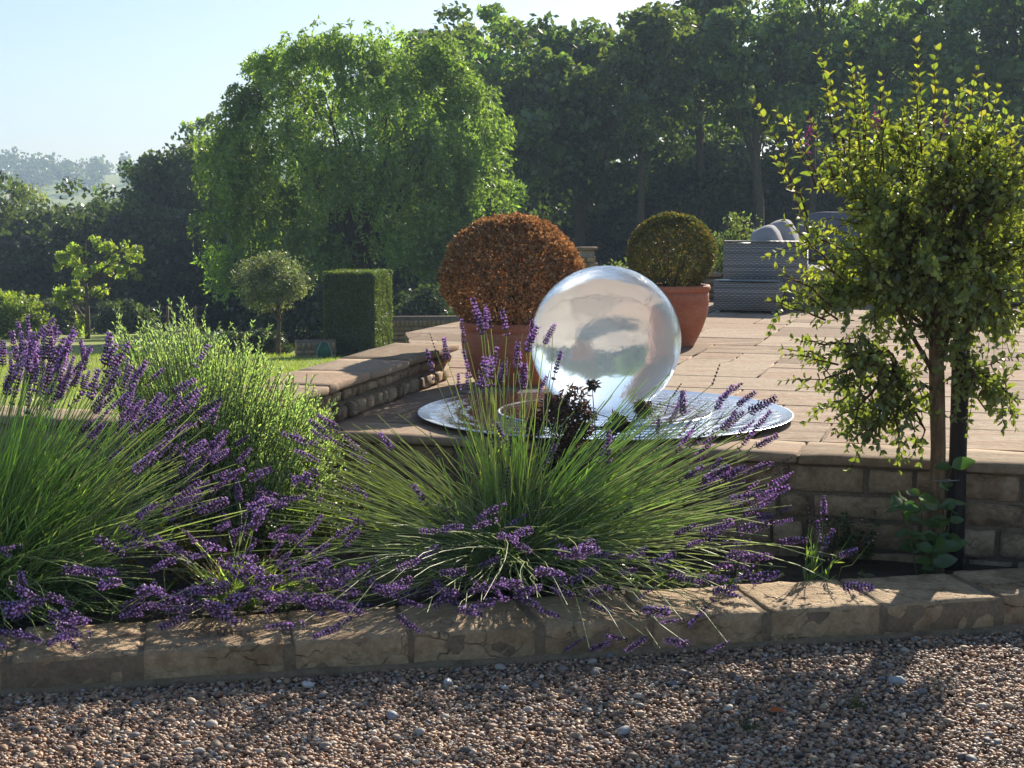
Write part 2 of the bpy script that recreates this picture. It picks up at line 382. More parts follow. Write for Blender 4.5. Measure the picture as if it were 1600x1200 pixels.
def mat_rattan():
    m, t, o = newmat('woven_grey_rattan'); co = coords(t, offset=False)
    sx = N(t, 'SeparateXYZ'); t.links.new(co, sx.inputs[0])
    xy = N(t, 'Math', operation='ADD'); t.links.new(sx.outputs[0], xy.inputs[0]); t.links.new(sx.outputs[1], xy.inputs[1])
    def wave(src, freq, sgn=None):
        a = N(t, 'Math', operation='MULTIPLY'); t.links.new(src, a.inputs[0]); a.inputs[1].default_value = freq
        if sgn is not None:
            b = N(t, 'Math', operation='ADD'); t.links.new(a.outputs[0], b.inputs[0]); t.links.new(sgn, b.inputs[1]); a = b
        s = N(t, 'Math', operation='SINE'); t.links.new(a.outputs[0], s.inputs[0]); return s.outputs[0]
    row = N(t, 'Math', operation='MULTIPLY'); t.links.new(sx.outputs[2], row.inputs[0]); row.inputs[1].default_value = 1 / .018
    fl = N(t, 'Math', operation='FLOOR'); t.links.new(row.outputs[0], fl.inputs[0])
    ph = N(t, 'Math', operation='MULTIPLY'); t.links.new(fl.outputs[0], ph.inputs[0]); ph.inputs[1].default_value = math.pi
    hz = wave(xy.outputs[0], math.pi / .028, ph.outputs[0])            # over and under along each row
    fr = N(t, 'Math', operation='FRACT'); t.links.new(row.outputs[0], fr.inputs[0])
    pr = N(t, 'Math', operation='MULTIPLY'); t.links.new(fr.outputs[0], pr.inputs[0]); pr.inputs[1].default_value = math.pi
    rs = N(t, 'Math', operation='SINE'); t.links.new(pr.outputs[0], rs.inputs[0])
    hm = N(t, 'MapRange', i_1=-1, i_2=1, i_3=.35, i_4=1.0); t.links.new(hz, hm.inputs[0])
    hh = N(t, 'Math', operation='MULTIPLY'); t.links.new(hm.outputs[0], hh.inputs[0]); t.links.new(rs.outputs[0], hh.inputs[1])
    wn = N(t, 'TexWhiteNoise', noise_dimensions='1D'); t.links.new(fl.outputs[0], wn.inputs['W'])
    rp = N(t, 'ValToRGB'); e = rp.color_ramp.elements; e[0].color = (.24, .23, .22, 1); e[1].color = (.44, .42, .40, 1); t.links.new(wn.outputs[0], rp.inputs[0])
    mr = N(t, 'MapRange', i_3=.35, i_4=1.15); t.links.new(hh.outputs[0], mr.inputs[0])
    mu = N(t, 'Mix', data_type='RGBA', blend_type='MULTIPLY'); mu.inputs[0].default_value = 1; t.links.new(rp.outputs[0], mu.inputs[6]); t.links.new(mr.outputs[0], mu.inputs[7])
    bs = N(t, 'BsdfPrincipled'); bs.inputs['Roughness'].default_value = .5; t.links.new(mu.outputs[2], bs.inputs['Base Color'])
    bp = N(t, 'Bump'); bp.inputs['Strength'].default_value = .8; bp.inputs['Distance'].default_value = .008; t.links.new(hh.outputs[0], bp.inputs['Height']); t.links.new(bp.outputs[0], bs.inputs['Normal'])
    t.links.new(bs.outputs[0], o.inputs[0]); return m
M['rattan'] = mat_rattan()
M['fabric'] = mat_rock('grey_cushion_fabric', [(.13, .13, .155), (.16, .16, .19), (.18, .18, .21)], scale=3, bump=.25, rnd=.1, fine=300, dist=.003, rough=.95, spec=.1)
M['pale_fabric'] = mat_rock('pale_cushion_fabric', [(.30, .29, .30), (.36, .35, .36), (.40, .39, .39)], scale=3, bump=.25, rnd=.1, fine=300, dist=.003, rough=.95, spec=.1)
def mat_plain(name, c, rough=.5, metal=0, spec=.4):
    return mat_rock(name, [tuple(x * .8 for x in c), c, tuple(min(1, x * 1.15) for x in c)], scale=12, bump=.1, rnd=.1, fine=120, dist=.003, rough=rough, spec=spec)
M['green_plastic'] = mat_plain('green_plastic', (.02, .12, .08))
M['grey_metal'] = mat_plain('grey_metal', (.30, .30, .30), .4)
M['glass_top'] = mat_plain('glass_top', (.10, .13, .13), .08, spec=.8)
M['paint_pale'] = mat_plain('pale_render', (.42, .36, .27), .8)

# ------------------------------------------------------------------ site frame
ZP = 0.48                                              # patio level (gravel = 0)
O2 = Vector((0, 6.40)); U = Vector((.956, -.293)).normalized(); Vv = Vector((-U.y, U.x))
PR = math.atan2(U.y, U.x)                              # rotation of the patio frame
def PW(u, v, z=0.0): return Vector((O2.x + U.x * u + Vv.x * v, O2.y + U.y * u + Vv.y * v, z))
def PL(p):
    d = Vector((p.x - O2.x, p.y - O2.y)); return d.dot(U), d.dot(Vv)
KL = onz(0, 1086, 0.0); KR = onz(1600, 984, 0.0)       # kerb front foot line
kd = (KR - KL); kd.z = 0; kd.normalize(); kn = Vector((-kd.y, kd.x, 0)); KROT = math.atan2(kd.y, kd.x)
def kerb_front_y(x): return KL.y + (x - KL.x) * kd.y / kd.x
def smooth(a, b, x):
    t = min(1, max(0, (x - a) / (b - a))); return t * t * (3 - 2 * t)
def ground_z(x, y):
    zl = .82 - .0715 * y if y > 7.5 else .284
    zr = .30 - .012 * max(0, y - 14)
    k = smooth(0.5, 9.0, x + (y - 20) * .02)
    z = zl * (1 - k) + zr * k
    if y > 60: z -= (y - 60) * .02 * (1 - k)
    return z

# ------------------------------------------------------------------ the setting
# gravel drive
mb = MB()
a, b, c, d = (-40, -30), (40, -30), tuple((KL + kd * 45)[:2]), tuple((KL - kd * 40)[:2])
mb.add([(*a, -.012), (*b, -.012), (c[0], c[1] + .1, -.012), (d[0], d[1] + .1, -.012)], [[0, 1, 2, 3]])
gravel = tag(mb.build('gravel_drive', M['gravelbase']), 'brown and grey pea gravel drive in front of the kerb', 'gravel', kind='structure')
# loose stones lying on it
def pebble_field():
    n = 70000
    x = RNG.uniform(-2.5, 2.75, n); yk = KL.y + (x - KL.x) * kd.y / kd.x
    y = yk + .005 - RNG.uniform(0, 1, n) ** .95 * (yk - 3.55)
    s = np.clip(np.exp(RNG.normal(math.log(.0064), .27, n)), .004, .0145)
    z = RNG.uniform(-.010, .004, n) + .006 * np.array([noise.noise(Vector((a * 3, b * 3, 0))) for a, b in zip(x[::1], y[::1])])
    pal = np.array([(.23, .15, .10), (.30, .20, .135), (.17, .115, .085), (.26, .22, .19), (.38, .29, .20), (.13, .105, .095), (.27, .155, .10), (.42, .37, .31), (.20, .19, .19), (.33, .23, .15)])
    pw = np.array([.17, .15, .14, .1, .1, .1, .1, .04, .05, .05]); pw /= pw.sum()
    ci = RNG.choice(len(pal), n, p=pw); col = pal[ci] * np.exp(RNG.normal(0, .2, (n, 1))) * np.array([1.36, 1.28, 1.18])
    wt = RNG.uniform(size=n) < .012; col[wt] = np.array([.55, .52, .47])
    Vi, Fi = ico()
    jit = 1 + RNG.uniform(-.22, .22, (n, 12, 1))
    sc = s[:, None] * np.stack([RNG.uniform(.8, 1.5, n), RNG.uniform(.7, 1.1, n), RNG.uniform(.45, .85, n)], 1)
    P = Vi[None] * jit * sc[:, None]
    th = RNG.uniform(0, 6.283, n); tl = RNG.normal(0, .35, n)
    ct, st = np.cos(tl)[:, None], np.sin(tl)[:, None]
    P = np.stack([P[..., 0], P[..., 1] * ct - P[..., 2] * st, P[..., 1] * st + P[..., 2] * ct], -1)
    c_, s_ = np.cos(th)[:, None], np.sin(th)[:, None]
    P = np.stack([P[..., 0] * c_ - P[..., 1] * s_, P[..., 0] * s_ + P[..., 1] * c_, P[..., 2]], -1)
    P += np.stack([x, y, z], 1)[:, None]
    big = np.argsort(-s)[:300]; rest = np.setdiff1d(np.arange(n), big)
    m = MB(); m.add(P[rest].reshape(-1, 3), (np.arange(len(rest))[:, None, None] * 12 + Fi[None]).reshape(-1, 3), np.repeat(col[rest], 12, 0))
    o = m.build('loose_stones', M['pebble'], gravel, smooth=True); o['kind'] = 'stuff'
    protos = []
    for k in range(10):
        V2, F2 = ico2()
        dsp = np.array([1 + .22 * noise.noise(Vector(v) * 1.3 + Vector((k * 9, 0, 0))) for v in V2])[:, None]
        protos.append(MB().add(V2 * dsp * np.array([1.2, .9, .65]), F2, pal[k]).mesh('pebble', M['pebble'], True))
    for i in big:
        q = link('pebble', protos[int(RNG.integers(10))], gravel, (x[i], y[i], .004), (RNG.normal(0, .2), RNG.normal(0, .2), th[i]), float(s[i]) * RNG.uniform(.9, 1.25))
pebble_field()
# a few larger pale stones seen singly in the gravel
for i, (px, py, s, col, lab) in enumerate([(482, 1071, .016, (.5, .5, .49), 'white angular stone lying against the kerb foot'), (700, 1067, .018, (.34, .37, .41), 'blue grey stone in the gravel below the middle of the kerb'),
        (1400, 1065, .026, (.36, .38, .40), 'largest grey stone in the gravel under the right part of the kerb'), (975, 1143, .020, (.33, .33, .34), 'flat grey stone in the gravel near the bottom middle'),
        (612, 1119, .020, (.28, .29, .32), 'slate grey stone in the gravel left of centre')]):
    p = onz(px, py, .008); V2, F2 = ico2()
    dsp = np.array([1 + .3 * noise.noise(Vector(v) * 1.5 + Vector((i * 5, 3, 0))) for v in V2])[:, None]
    o = MB().add(V2 * dsp * np.array([1.25, .85, .6]) * s, F2, col).build('stone', M['pebble'], None)
    o.location = (p.x, p.y, .011); o.rotation_euler = (0.2, .15, i * 1.3); tag(o, lab, 'stone', 'single stones in the gravel')
# bed soil
mb = MB(); nx, ny = 60, 16; pts = []
A0, B0 = KL - kd * 4, KR + kd * 4
for j in range(ny + 1):
    for i in range(nx + 1):
        k = i / nx; pk = A0.lerp(B0, k) + kn * .3
        uu, vv = PL(pk); far = PW(uu, .12); p = pk.lerp(Vector((far.x, far.y, 0)), j / ny)
        p.z = .075 - .03 * (j / ny) + .025 * noise.noise(Vector((p.x * 3, p.y * 3, 0))) + .012 * noise.noise(Vector((p.x * 14, p.y * 14, 3)))
        pts.append(p)
mb.add(pts, [(j * (nx + 1) + i, j * (nx + 1) + i + 1, (j + 1) * (nx + 1) + i + 1, (j + 1) * (nx + 1) + i) for j in range(ny) for i in range(nx)])
tag(mb.build('bed_soil', M['soil'], smooth=True), 'dark soil of the planted bed between kerb and wall', 'soil', kind='structure')
# lawn, falling away
mb = MB(); nx, ny = 90, 70; xs = np.linspace(-70, 75, nx + 1); ys = 6.6 + (np.linspace(0, 1, ny + 1) ** 1.6) * 110
pts = []
for y in ys:
    for x in xs:
        yy = y
        if y <= 6.61: yy = max(4.0, PW(x / U.x, 0.2).y)
        pts.append((x, yy, ground_z(x, yy) + .04 * noise.noise(Vector((x * .3, yy * .3, 0)))))
mb.add(pts, [(j * (nx + 1) + i, j * (nx + 1) + i + 1, (j + 1) * (nx + 1) + i + 1, (j + 1) * (nx + 1) + i) for j in range(ny) for i in range(nx)])
lawn = tag(mb.build('lawn', M['lawn'], smooth=True), 'sunlit mown lawn sloping away beyond the low wall', 'lawn', kind='structure')
# short grass blades on the near lawn
n = 60000; yy = 7.4 + RNG.uniform(0, 1, n) ** 1.3 * 17; xx = -.75 - RNG.uniform(0, 1, n) * (1.2 + yy * .33)
zz = np.array([ground_z(a, b) for a, b in zip(xx, yy)]); lean = RNG.normal(0, .4, (n, 2)); hh = RNG.uniform(.012, .028, n) * (1 + yy / 18); ww = .0022 * (1 + yy / 9)
th = RNG.uniform(0, 6.28, n); bx_, by_ = np.cos(th) * ww, np.sin(th) * ww
Vg = np.stack([np.stack([xx - bx_, yy - by_, zz - .01], 1), np.stack([xx + bx_, yy + by_, zz - .01], 1), np.stack([xx + lean[:, 0] * hh, yy + lean[:, 1] * hh, zz + hh], 1)], 1)
o = MB().add(Vg.reshape(-1, 3), np.arange(n * 3).reshape(n, 3), vcol((.28, .35, .08), n, 3, .3)).build('grass_blades', M['stem'], lawn); o['kind'] = 'stuff'

# distant hills with their woods
def hill_z(x, y):
    r1 = math.exp(-((y - 620) / 150) ** 2) * (24 + 8 * noise.noise(Vector((x * .006, 0, 1))))
    r2 = math.exp(-((y - 300) / 70) ** 2) * (9 * smooth(-110, -60, x) + 3 * noise.noise(Vector((x * .012, 5, 1))))
    return -9 + (r1 + r2) * 1.0 - 6 * math.exp(-((y - 170) / 60) ** 2)
mb = MB(); nx, ny = 60, 50; xs = np.linspace(-900, 900, nx + 1); ys = np.linspace(100, 1000, ny + 1)
mb.add([(x, y, hill_z(x, y)) for y in ys for x in xs], [(j * (nx + 1) + i, j * (nx + 1) + i + 1, (j + 1) * (nx + 1) + i + 1, (j + 1) * (nx + 1) + i) for j in range(ny) for i in range(nx)])
tag(mb.build('hills', M['lawn'], smooth=True), 'hazy blue wooded hills beyond the valley', 'hills', kind='structure')
mb = MB()
for k in range(820):
    if k < 560: y = RNG.uniform(520, 660); x = RNG.uniform(-420, 420)
    else: y = RNG.uniform(262, 325); x = RNG.uniform(-110, 190)
    s = RNG.uniform(3.0, 5.0) * (1.15 if y > 500 else .75); n = 130
    cl = rand_unit(7) * np.array([.7, .7, .6]) * s; C = cl[RNG.integers(0, 7, n)] + rand_unit(n) * (RNG.uniform(.3, 1, n) ** .5)[:, None] * s * .55 + np.array([x, y, hill_z(x, y) + s * .9])
    V, Fs = rhombs(C, rand_unit(n), rand_unit(n), s * .34, s * .25); mb.add(V, Fs, np.array((.06, .085, .03)) * RNG.uniform(.7, 1.3))
tag(mb.build('distant_wood', M['leaf_far']), 'rounded tree tops along the hazy far ridges', 'wood', kind='stuff')

# patio: base, slabs
WA, WB, WC = Vector((-1.28, 6.2)), Vector((-.53, 8.95)), Vector((-.88, 12.1))     # left boundary
LOWV = 10.65                                                                        # back of patio (v)
corner = [PW(-1.2, .06), PW(7.5, .06), PW(7.5, LOWV)]
c4 = Vector((WC.x, WC.y))
bp_ = [(corner[0].x, corner[0].y), (corner[1].x, corner[1].y), (corner[2].x, corner[2].y), tuple(PW(-2.4, LOWV)[:2]), (WC.x, WC.y), (WB.x, WB.y)]
mb = MB(); nb = len(bp_)
mb.add([(x, y, ZP - .012) for x, y in bp_] + [(x, y, -1.0) for x, y in bp_], np.array([list(range(nb))]))
mb.add([(x, y, ZP - .012) for x, y in bp_] + [(x, y, -1.0) for x, y in bp_], [(i, nb + i, nb + (i + 1) % nb, (i + 1) % nb) for i in range(nb)])
patio = tag(mb.build('patio', M['mortar']), 'raised patio of buff sandstone slabs', 'patio', kind='structure')
def clip_half(poly, p, nrm):
    out = []
    for i in range(len(poly)):
        a, b = poly[i], poly[(i + 1) % len(poly)]
        da, db = (a - p).dot(nrm), (b - p).dot(nrm)
        if da >= 0: out.append(a)
        if (da >= 0) != (db >= 0): out.append(a.lerp(b, da / (da - db)))
    return out
def perp(a, b):
    d = (b - a).normalized(); return Vector((d.y, -d.x))     # right-hand side
cell = .30; GX, GY = 35, 34; used = np.zeros((GX, GY), bool); r = random.Random(5)
u0, v0 = -2.9, .375
sizes = [(3, 2), (2, 2), (3, 2), (2, 1), (2, 3), (1, 1), (3, 2), (1, 2), (2, 2)]
for j in range(GY):
    for i in range(GX):
        if used[i, j]: continue
        opts = sizes[:]; r.shuffle(opts); opts += [(1, 1)]
        for (a, b) in opts:
            if i + a <= GX and j + b <= GY and not used[i:i + a, j:j + b].any(): break
        used[i:i + a, j:j + b] = True
        g = .006
        q = [(u0 + i * cell + g, v0 + j * cell + g), (u0 + (i + a) * cell - g, v0 + j * cell + g), (u0 + (i + a) * cell - g, v0 + (j + b) * cell - g), (u0 + i * cell + g, v0 + (j + b) * cell - g)]
        poly = []
        for k in range(4):                                   # riven, slightly wavy edges
            p, p2 = q[k], q[(k + 1) % 4]
            for s in (0, .33, .66):
                x = p[0] + (p2[0] - p[0]) * s; y = p[1] + (p2[1] - p[1]) * s
                jx = .004 * noise.noise(Vector((x * 9, y * 9, 0))); jy = .004 * noise.noise(Vector((x * 9, y * 9, 7)))
                pw = PW(x + jx, y + jy); poly.append(Vector((pw.x, pw.y)))
        cx = sum((p for p in poly), Vector((0, 0))) / len(poly)
        WD = PW(-2.4, LOWV).xy
        poly = clip_half(poly, WA, perp(WA, WB)) if cx.y < WB.y - .1 else clip_half(poly, WB, perp(WB, WC)) if cx.y < WC.y else clip_half(poly, WC, perp(WC, WD))
        if len(poly) < 3: continue
        cx = sum((p for p in poly), Vector((0, 0))) / len(poly)
        ti = [r.gauss(0, .0012) for _ in range(2)]; zo = r.uniform(-.0015, .0015)
        ch = .006; n_ = len(poly); top = []; mid = []; bot = []
        for p in poly:
            d_ = p - cx; ins = p - d_.normalized() * ch; z = ZP + zo + ti[0] * d_.x + ti[1] * d_.y + .001 * noise.noise(Vector((p.x * 5, p.y * 5, 2)))
            top.append((ins.x - cx.x, ins.y - cx.y, z)); mid.append((p.x - cx.x, p.y - cx.y, z - ch * .7)); bot.append((p.x - cx.x, p.y - cx.y, ZP - .03))
        m = MB(); m.add(top, [list(range(n_))]); m.add(top + mid + bot, [(k + o_, k + o_ + n_, (k + 1) % n_ + o_ + n_, (k + 1) % n_ + o_) for o_ in (0, n_) for k in range(n_)])
        m.build('slab', M['slab'], patio, loc=(cx.x, cx.y, 0))

# front kerb
L = (KR - KL).length
kerb = empty('stone_kerb', KL - kd * 1.2, KROT, 'low kerb of rough sandstone blocks between gravel and planted bed', 'kerb')
x = 0; i = 0; kr = random.Random(3); tot = L + 2.6; m_ = MB()
V, Fs = rough_block(tot, .364, .121, n=(140, 6, 4), amp=.0025, rnd=.005, seed=4, freq=16); V += np.array([tot / 2, .19, .066])
V[:, 2] += -.034 + .034 * np.clip(V[:, 0] / tot, 0, 1); m_.add(V, Fs)
m_.build('mortar_joint', M['kerb_mortar'], kerb, smooth=True)
V, Fs = rough_block(tot, .12, .05, n=(60, 2, 2), amp=.008, rnd=.012, seed=9); V += np.array([tot / 2, .045, .0]); MB().add(V, Fs).build('footing', M['kerb_mortar'], kerb, smooth=True)
while x < tot - .1:
    ln = kr.uniform(.36, .46); V, Fs = rough_block(ln, .37, .118, n=(16, 12, 6), amp=.0055, rnd=.0045, freq=13, seed=i + 20)
    MB().add(V, Fs).build('stone', M['kerb'], kerb, smooth=True, loc=(x + ln / 2, .19 + kr.uniform(-.004, .004), .073 - .034 * (1 - x / tot) + kr.uniform(-.002, .003)))
    x += ln + (.012 if i % 2 else .03); i += 1
def kz(x, y):                                           # top of whatever is underneath in the bed
    f = kerb_front_y(x)
    return np.where(y > f + .38, .08, np.where(y > f - .05, .145, .015))

# coursed retaining wall under the patio edge
wall = empty('retaining_wall', PW(0, 0), PR, 'dark shaded sandstone retaining wall holding up the front of the patio', 'wall')
UL, UR = -6.2, 4.6
V, Fs = box_grid(1, 1, 1); MB().add(V * np.array([(UR - UL) / 2, .12, .22]) + np.array([(UR + UL) / 2, .178, .205]), Fs).build('mortar_core', M['mortar'], wall)
wr = random.Random(11); z = -.02
for row, hgt in enumerate((.105, .125, .108, .122)):
    x = UL + wr.uniform(0, .15)
    while x < UR - .1:
        ln = wr.choice((.14, .2, .26, .32, .4)) * wr.uniform(.9, 1.1); ln = min(ln, UR - x)
        hh = hgt - .010
        V, Fs = rough_block(ln - .010, .12, hh, n=(6, 2, 4), amp=.008, rnd=.007, freq=11, seed=100 + int(x * 100) + row * 991, skew=.03)
        MB().add(V, Fs).build('stone', M['wallstone'], wall, smooth=True, loc=(x + ln / 2, .10 + wr.uniform(-.012, .008), z + hgt / 2))
        x += ln
    z += hgt
ju = PL(onz(1246, 712, ZP))[0]
cuts = [ju]
while cuts[0] > UL + .5: cuts.insert(0, cuts[0] - wr.choice((.62, .9, 1.15)) if len(cuts) > 1 else cuts[0] - 1.25)
while cuts[-1] < UR - .5: cuts.append(cuts[-1] + wr.choice((.72, .95, .8)))
for a, b in zip(cuts[:-1], cuts[1:]):
    V, Fs = rough_block(b - a - .008, .365, .036, n=(14, 6, 2), amp=.003, rnd=.004, freq=7, seed=int(a * 77) + 500)
    MB().add(V, Fs).build('coping_stone', M['coping'], wall, smooth=True, loc=((a + b) / 2, .1825, ZP - .018 + wr.uniform(-.001, .002)))

# low sitting wall on the left of the patio
sa = Vector((-1.14, 6.38)); sb = Vector((-.53, 8.82)); sdv = (sb - sa); SL = sdv.length; srot = math.atan2(sdv.y, sdv.x)
sit = empty('sitting_wall', (sa.x, sa.y, ZP), srot, 'low rubble stone wall with flat sandstone coping beside the lawn', 'wall')
V, Fs = box_grid(1, 1, 1); MB().add(V * np.array([SL / 2 - .02, .15, .33]) + np.array([SL / 2, 0, -.17]), Fs).build('mortar_core', M['mortar'], sit)
for side in (-1, 1):
    z = -.45 if side > 0 else -.005
    row = 0
    while z < .15:
        hgt = wr.choice((.065, .08, .095)); hgt = min(hgt, .168 - z)
        if hgt < .03: break
        x = .0
        while x < SL - .02:
            ln = min(wr.uniform(.08, .17), SL - x)
            if SL - x - ln < .06: ln = SL - x
            V, Fs = rough_block(ln - .012, .07, hgt - .012, n=(4, 2, 4), amp=.008, rnd=.014, freq=14, seed=3000 + int(x * 1000) + row * 77 + side * 13, skew=.06)
            MB().add(V, Fs).build('stone', M['wallstone'], sit, smooth=True, loc=(x + ln / 2, side * (.135 + wr.uniform(-.004, .012)), z + hgt / 2))
            x += ln
        z += hgt; row += 1
z = -.45                                                # end face
while z < .15:
    hgt = min(.08, .168 - z)
    for k, y in enumerate((-.09, .0, .09)):
        V, Fs = rough_block(.05, .082, hgt - .01, n=(2, 3, 3), amp=.006, rnd=.01, freq=14, seed=int(z * 999) + k)
        MB().add(V, Fs).build('stone', M['wallstone'], sit, smooth=True, loc=(SL + .0, y, z + hgt / 2))
    z += hgt
cutx = [-.2, .42, 1.0, 1.62, SL + .06]
for k, (a, b) in enumerate(zip(cutx[:-1], cutx[1:])):
    V, Fs = rough_block(b - a - .008, .41, .038, n=(8, 6, 2), amp=.005, rnd=.006, freq=7, seed=k + 900)
    MB().add(V, Fs).build('coping_stone', M['coping'], sit, smooth=True, loc=((a + b) / 2, 0, .185 + (k % 2) * .003))

# low back wall behind the sofa, and pier
bu0, bu1 = -2.35, 7.5
bw = empty('patio_back_wall', PW(bu0, LOWV - .25, ZP), PR, 'low wall with pale coping along the back of the patio behind the sofa', 'wall')
V, Fs = box_grid(1, 1, 1); MB().add(V * np.array([(bu1 - bu0) / 2, .12, .13]) + np.array([(bu1 - bu0) / 2, .12, .11]), Fs).build('mortar_core', M['mortar'], bw)
for row in range(3):
    x = 0
    while x < bu1 - bu0 - .05:
        ln = min(wr.uniform(.2, .36), bu1 - bu0 - x)
        V, Fs = rough_block(ln - .014, .06, .07, n=(3, 2, 2), amp=.006, rnd=.01, seed=int(x * 100) + row + 5000)
        MB().add(V, Fs).build('stone', M['wallstone'], bw, loc=(x + ln / 2, -.005, .04 + row * .082), smooth=True); x += ln
for k in range(12):
    ln = (bu1 - bu0) / 12; V, Fs = rough_block(ln - .01, .34, .045, n=(5, 3, 1), amp=.003, rnd=.005, seed=k + 6000)
    MB().add(V, Fs).build('coping_stone', M['coping'], bw, loc=((k + .5) * ln, .1, .27), smooth=True)
BR = {}
def brick_mesh(lx, ly, lz, s=0):
    k = (lx, ly, lz, s)
    if k not in BR:
        V, Fs = rough_block(lx, ly, lz, n=(2, 1, 1), amp=.002, rnd=.004, seed=s); BR[k] = MB().add(V, Fs).mesh('brick', M['brick'])
    return BR[k]
def brick_wall(name, label, p0, ang, length, height, thick=.21, cap=True):
    e = empty(name, p0, ang, label, 'wall')
    V, Fs = box_grid(1, 1, 1); MB().add(V * np.array([length / 2 - .01, thick / 2 - .012, height / 2]) + np.array([length / 2, 0, height / 2 - .012]), Fs).build('mortar_core', M['mortar'], e)
    rows = int((height - (.11 if cap else 0)) / .075); rr = random.Random(int(length * 100))
    for row in range(rows):
        x = -.11 * (row % 2)
        while x < length - .03:
            a = max(x, 0); b = min(x + .225, length)
            if b - a > .05:
                full = b - a > .2
                for sgn in (-1, 1):
                    link('brick', brick_mesh(.215 if full else round(b - a - .01, 2), .10, .065, rr.randrange(3)), e, ((a + b) / 2, sgn * (thick / 2 - .05), row * .075 + .035))
            x += .225
    if cap:
        x = 0
        while x < length - .03:
            link('brick', brick_mesh(.066, thick, .105, rr.randrange(3)), e, (x + .037, 0, rows * .075 + .055)); x += .0755
    return e
p = aty(612, 528, 25.0); gz = ground_z(0, 25)
brick_wall('brick_garden_wall', 'low buff brick wall beyond the lawn to the right of the clipped hedge', (p.x, 25.0, -1.1), .06, 3.4, .78)
p = onz(461, 553, ground_z(-3.3, 22.5)); 
brick_wall('brick_edging_wall', 'short low brick wall end beside the green hose reel', (aty(462, 552, 22.6).x, 22.6, ground_z(-3.2, 22.6) - .02), .32, .62, .30, .21)
# pier at the far left of the patio back
e = empty('brick_pier', aty(904, 430, 17.6).xy.to_3d() + Vector((0, 0, ground_z(1, 17) - .1)), 0.02, 'pale square pier with flat cap seen behind the brown box ball', 'pier')
pz = aty(904, 390, 17.6).z - e.location.z
for row in range(int(pz / .075)):
    for k, (x, y, rz) in enumerate([(.05, -.05, 0), (.165, -.05, 0)] if row % 2 else [(.02, -.05, 0), (.135, -.05, 0)]):
        link('brick', brick_mesh(.108, .10, .066, k), e, (x + .01, y, row * .075 + .036))
V, Fs = box_grid(1, 1, 1)
MB().add(V * np.array([.085, .07, pz / 2 - .01]) + np.array([.10, .01, pz / 2]), Fs).build('mortar_core', M['paint_pale'], e)
V, Fs = rough_block(.25, .25, .035, n=(3, 3, 1), amp=.002, rnd=.004); MB().add(V, Fs).build('cap', M['coping'], e, loc=(.1, 0, pz + .015))

# ------------------------------------------------------------------ water feature
DC = onz(944, 645, ZP + .02); DR = .915
dish = empty('water_dish', (DC.x, DC.y, ZP), 0, 'wide shallow polished steel dish full of rippling water on the patio', 'dish')
prof = [(.0, .004), (.55, .004), (.80, .008), (DR - .022, .026), (DR - .006, .031), (DR, .032), (DR + .003, .029), (DR - .02, .022), (.82, .0035), (.6, .002), (0, .002)]
V, Fs = lathe(prof, 120); bowl = MB().add(V, Fs).build('bowl', M['steel'], dish, smooth=True)
V, Fs = lathe([(.0, .006), (.40, .008), (.518, .0305), (.523, .0325), (.526, .030), (.47, .012), (.40, .0055)], 96); ibowl = MB().add(V, Fs).build('inner_bowl', M['steel'], dish, smooth=True)
V, Fs = lathe([(.0001, .0235), (.2, .0235), (.4, .0235), (.6, .0235), (.8, .0235), (DR - .055, .0235)], 96); under(MB().add(V, Fs).build('water_surface', M['water'], dish, smooth=True), bowl)
V, Fs = lathe([(.0001, .0325), (.2, .0322), (.4, .0318), (.512, .0312)], 96); under(MB().add(V, Fs).build('inner_water_surface', M['water'], dish, smooth=True), ibowl)
SR = .368
V, Fs = [], []
seg, ring = 96, 48
prof = [(SR * math.sin(math.pi * i / ring), -SR * math.cos(math.pi * i / ring)) for i in range(ring + 1)]
prof[0] = (.0005, -SR); prof[-1] = (.0005, SR)
V, Fs = lathe(prof, seg)
o = MB().add(V, Fs).build('water_sphere', M['sphere'], None, smooth=True)
o.location = (DC.x + .004, DC.y, ZP + SR + .007); tag(o, 'large clear water-filled glass sphere standing in the steel dish', 'sphere')

# ------------------------------------------------------------------ pots and box balls
def pot(loc, h, r_top, r_base, label, thick_rim):
    e = empty('terracotta_pot', loc, 0, label, 'pot', 'terracotta pots on the patio')
    pr = [(r_base * .98, 0), (r_base, .012)]
    for k in range(1, 13):
        s = k / 12; rr = r_base + (r_top * .97 - r_base) * (math.sin(s * math.pi * .5) ** .95) + .012 * math.sin(s * math.pi); pr.append((rr, .012 + s * (h - .06)))
    V, Fs = lathe(pr + [(r_top * .86, h - .05), (r_top * .84, h * .6), (.001, h * .6)], 64); body = MB().add(V, Fs).build('body', M['terracotta'], e, smooth=True)
    a = r_top * .965; z0 = h - thick_rim
    V, Fs = lathe([(a, z0 - .004), (r_top * 1.0, z0 + .004), (r_top * 1.02, z0 + thick_rim * .5), (r_top * 1.005, h - .006), (r_top * .985, h), (r_top * .91, h - .003), (r_top * .87, h - .05)], 64)
    MB().add(V, Fs).build('rim', M['terracotta'], e, smooth=True)
    rb = r_top * .985; zb = h * .70
    for dz in (0, .02):
        V, Fs = lathe([(rb - .012, zb + dz - .006), (rb + .0022, zb + dz), (rb - .012, zb + dz + .006)], 64); under(MB().add(V, Fs).build('band', M['terracotta'], e, smooth=True), body)
    V, Fs = lathe([(.001, h - .028), (r_top * .5, h - .022), (r_top * .9, h - .03)], 32); MB().add(V, Fs).build('compost', M['soil'], e, smooth=True)
    return e
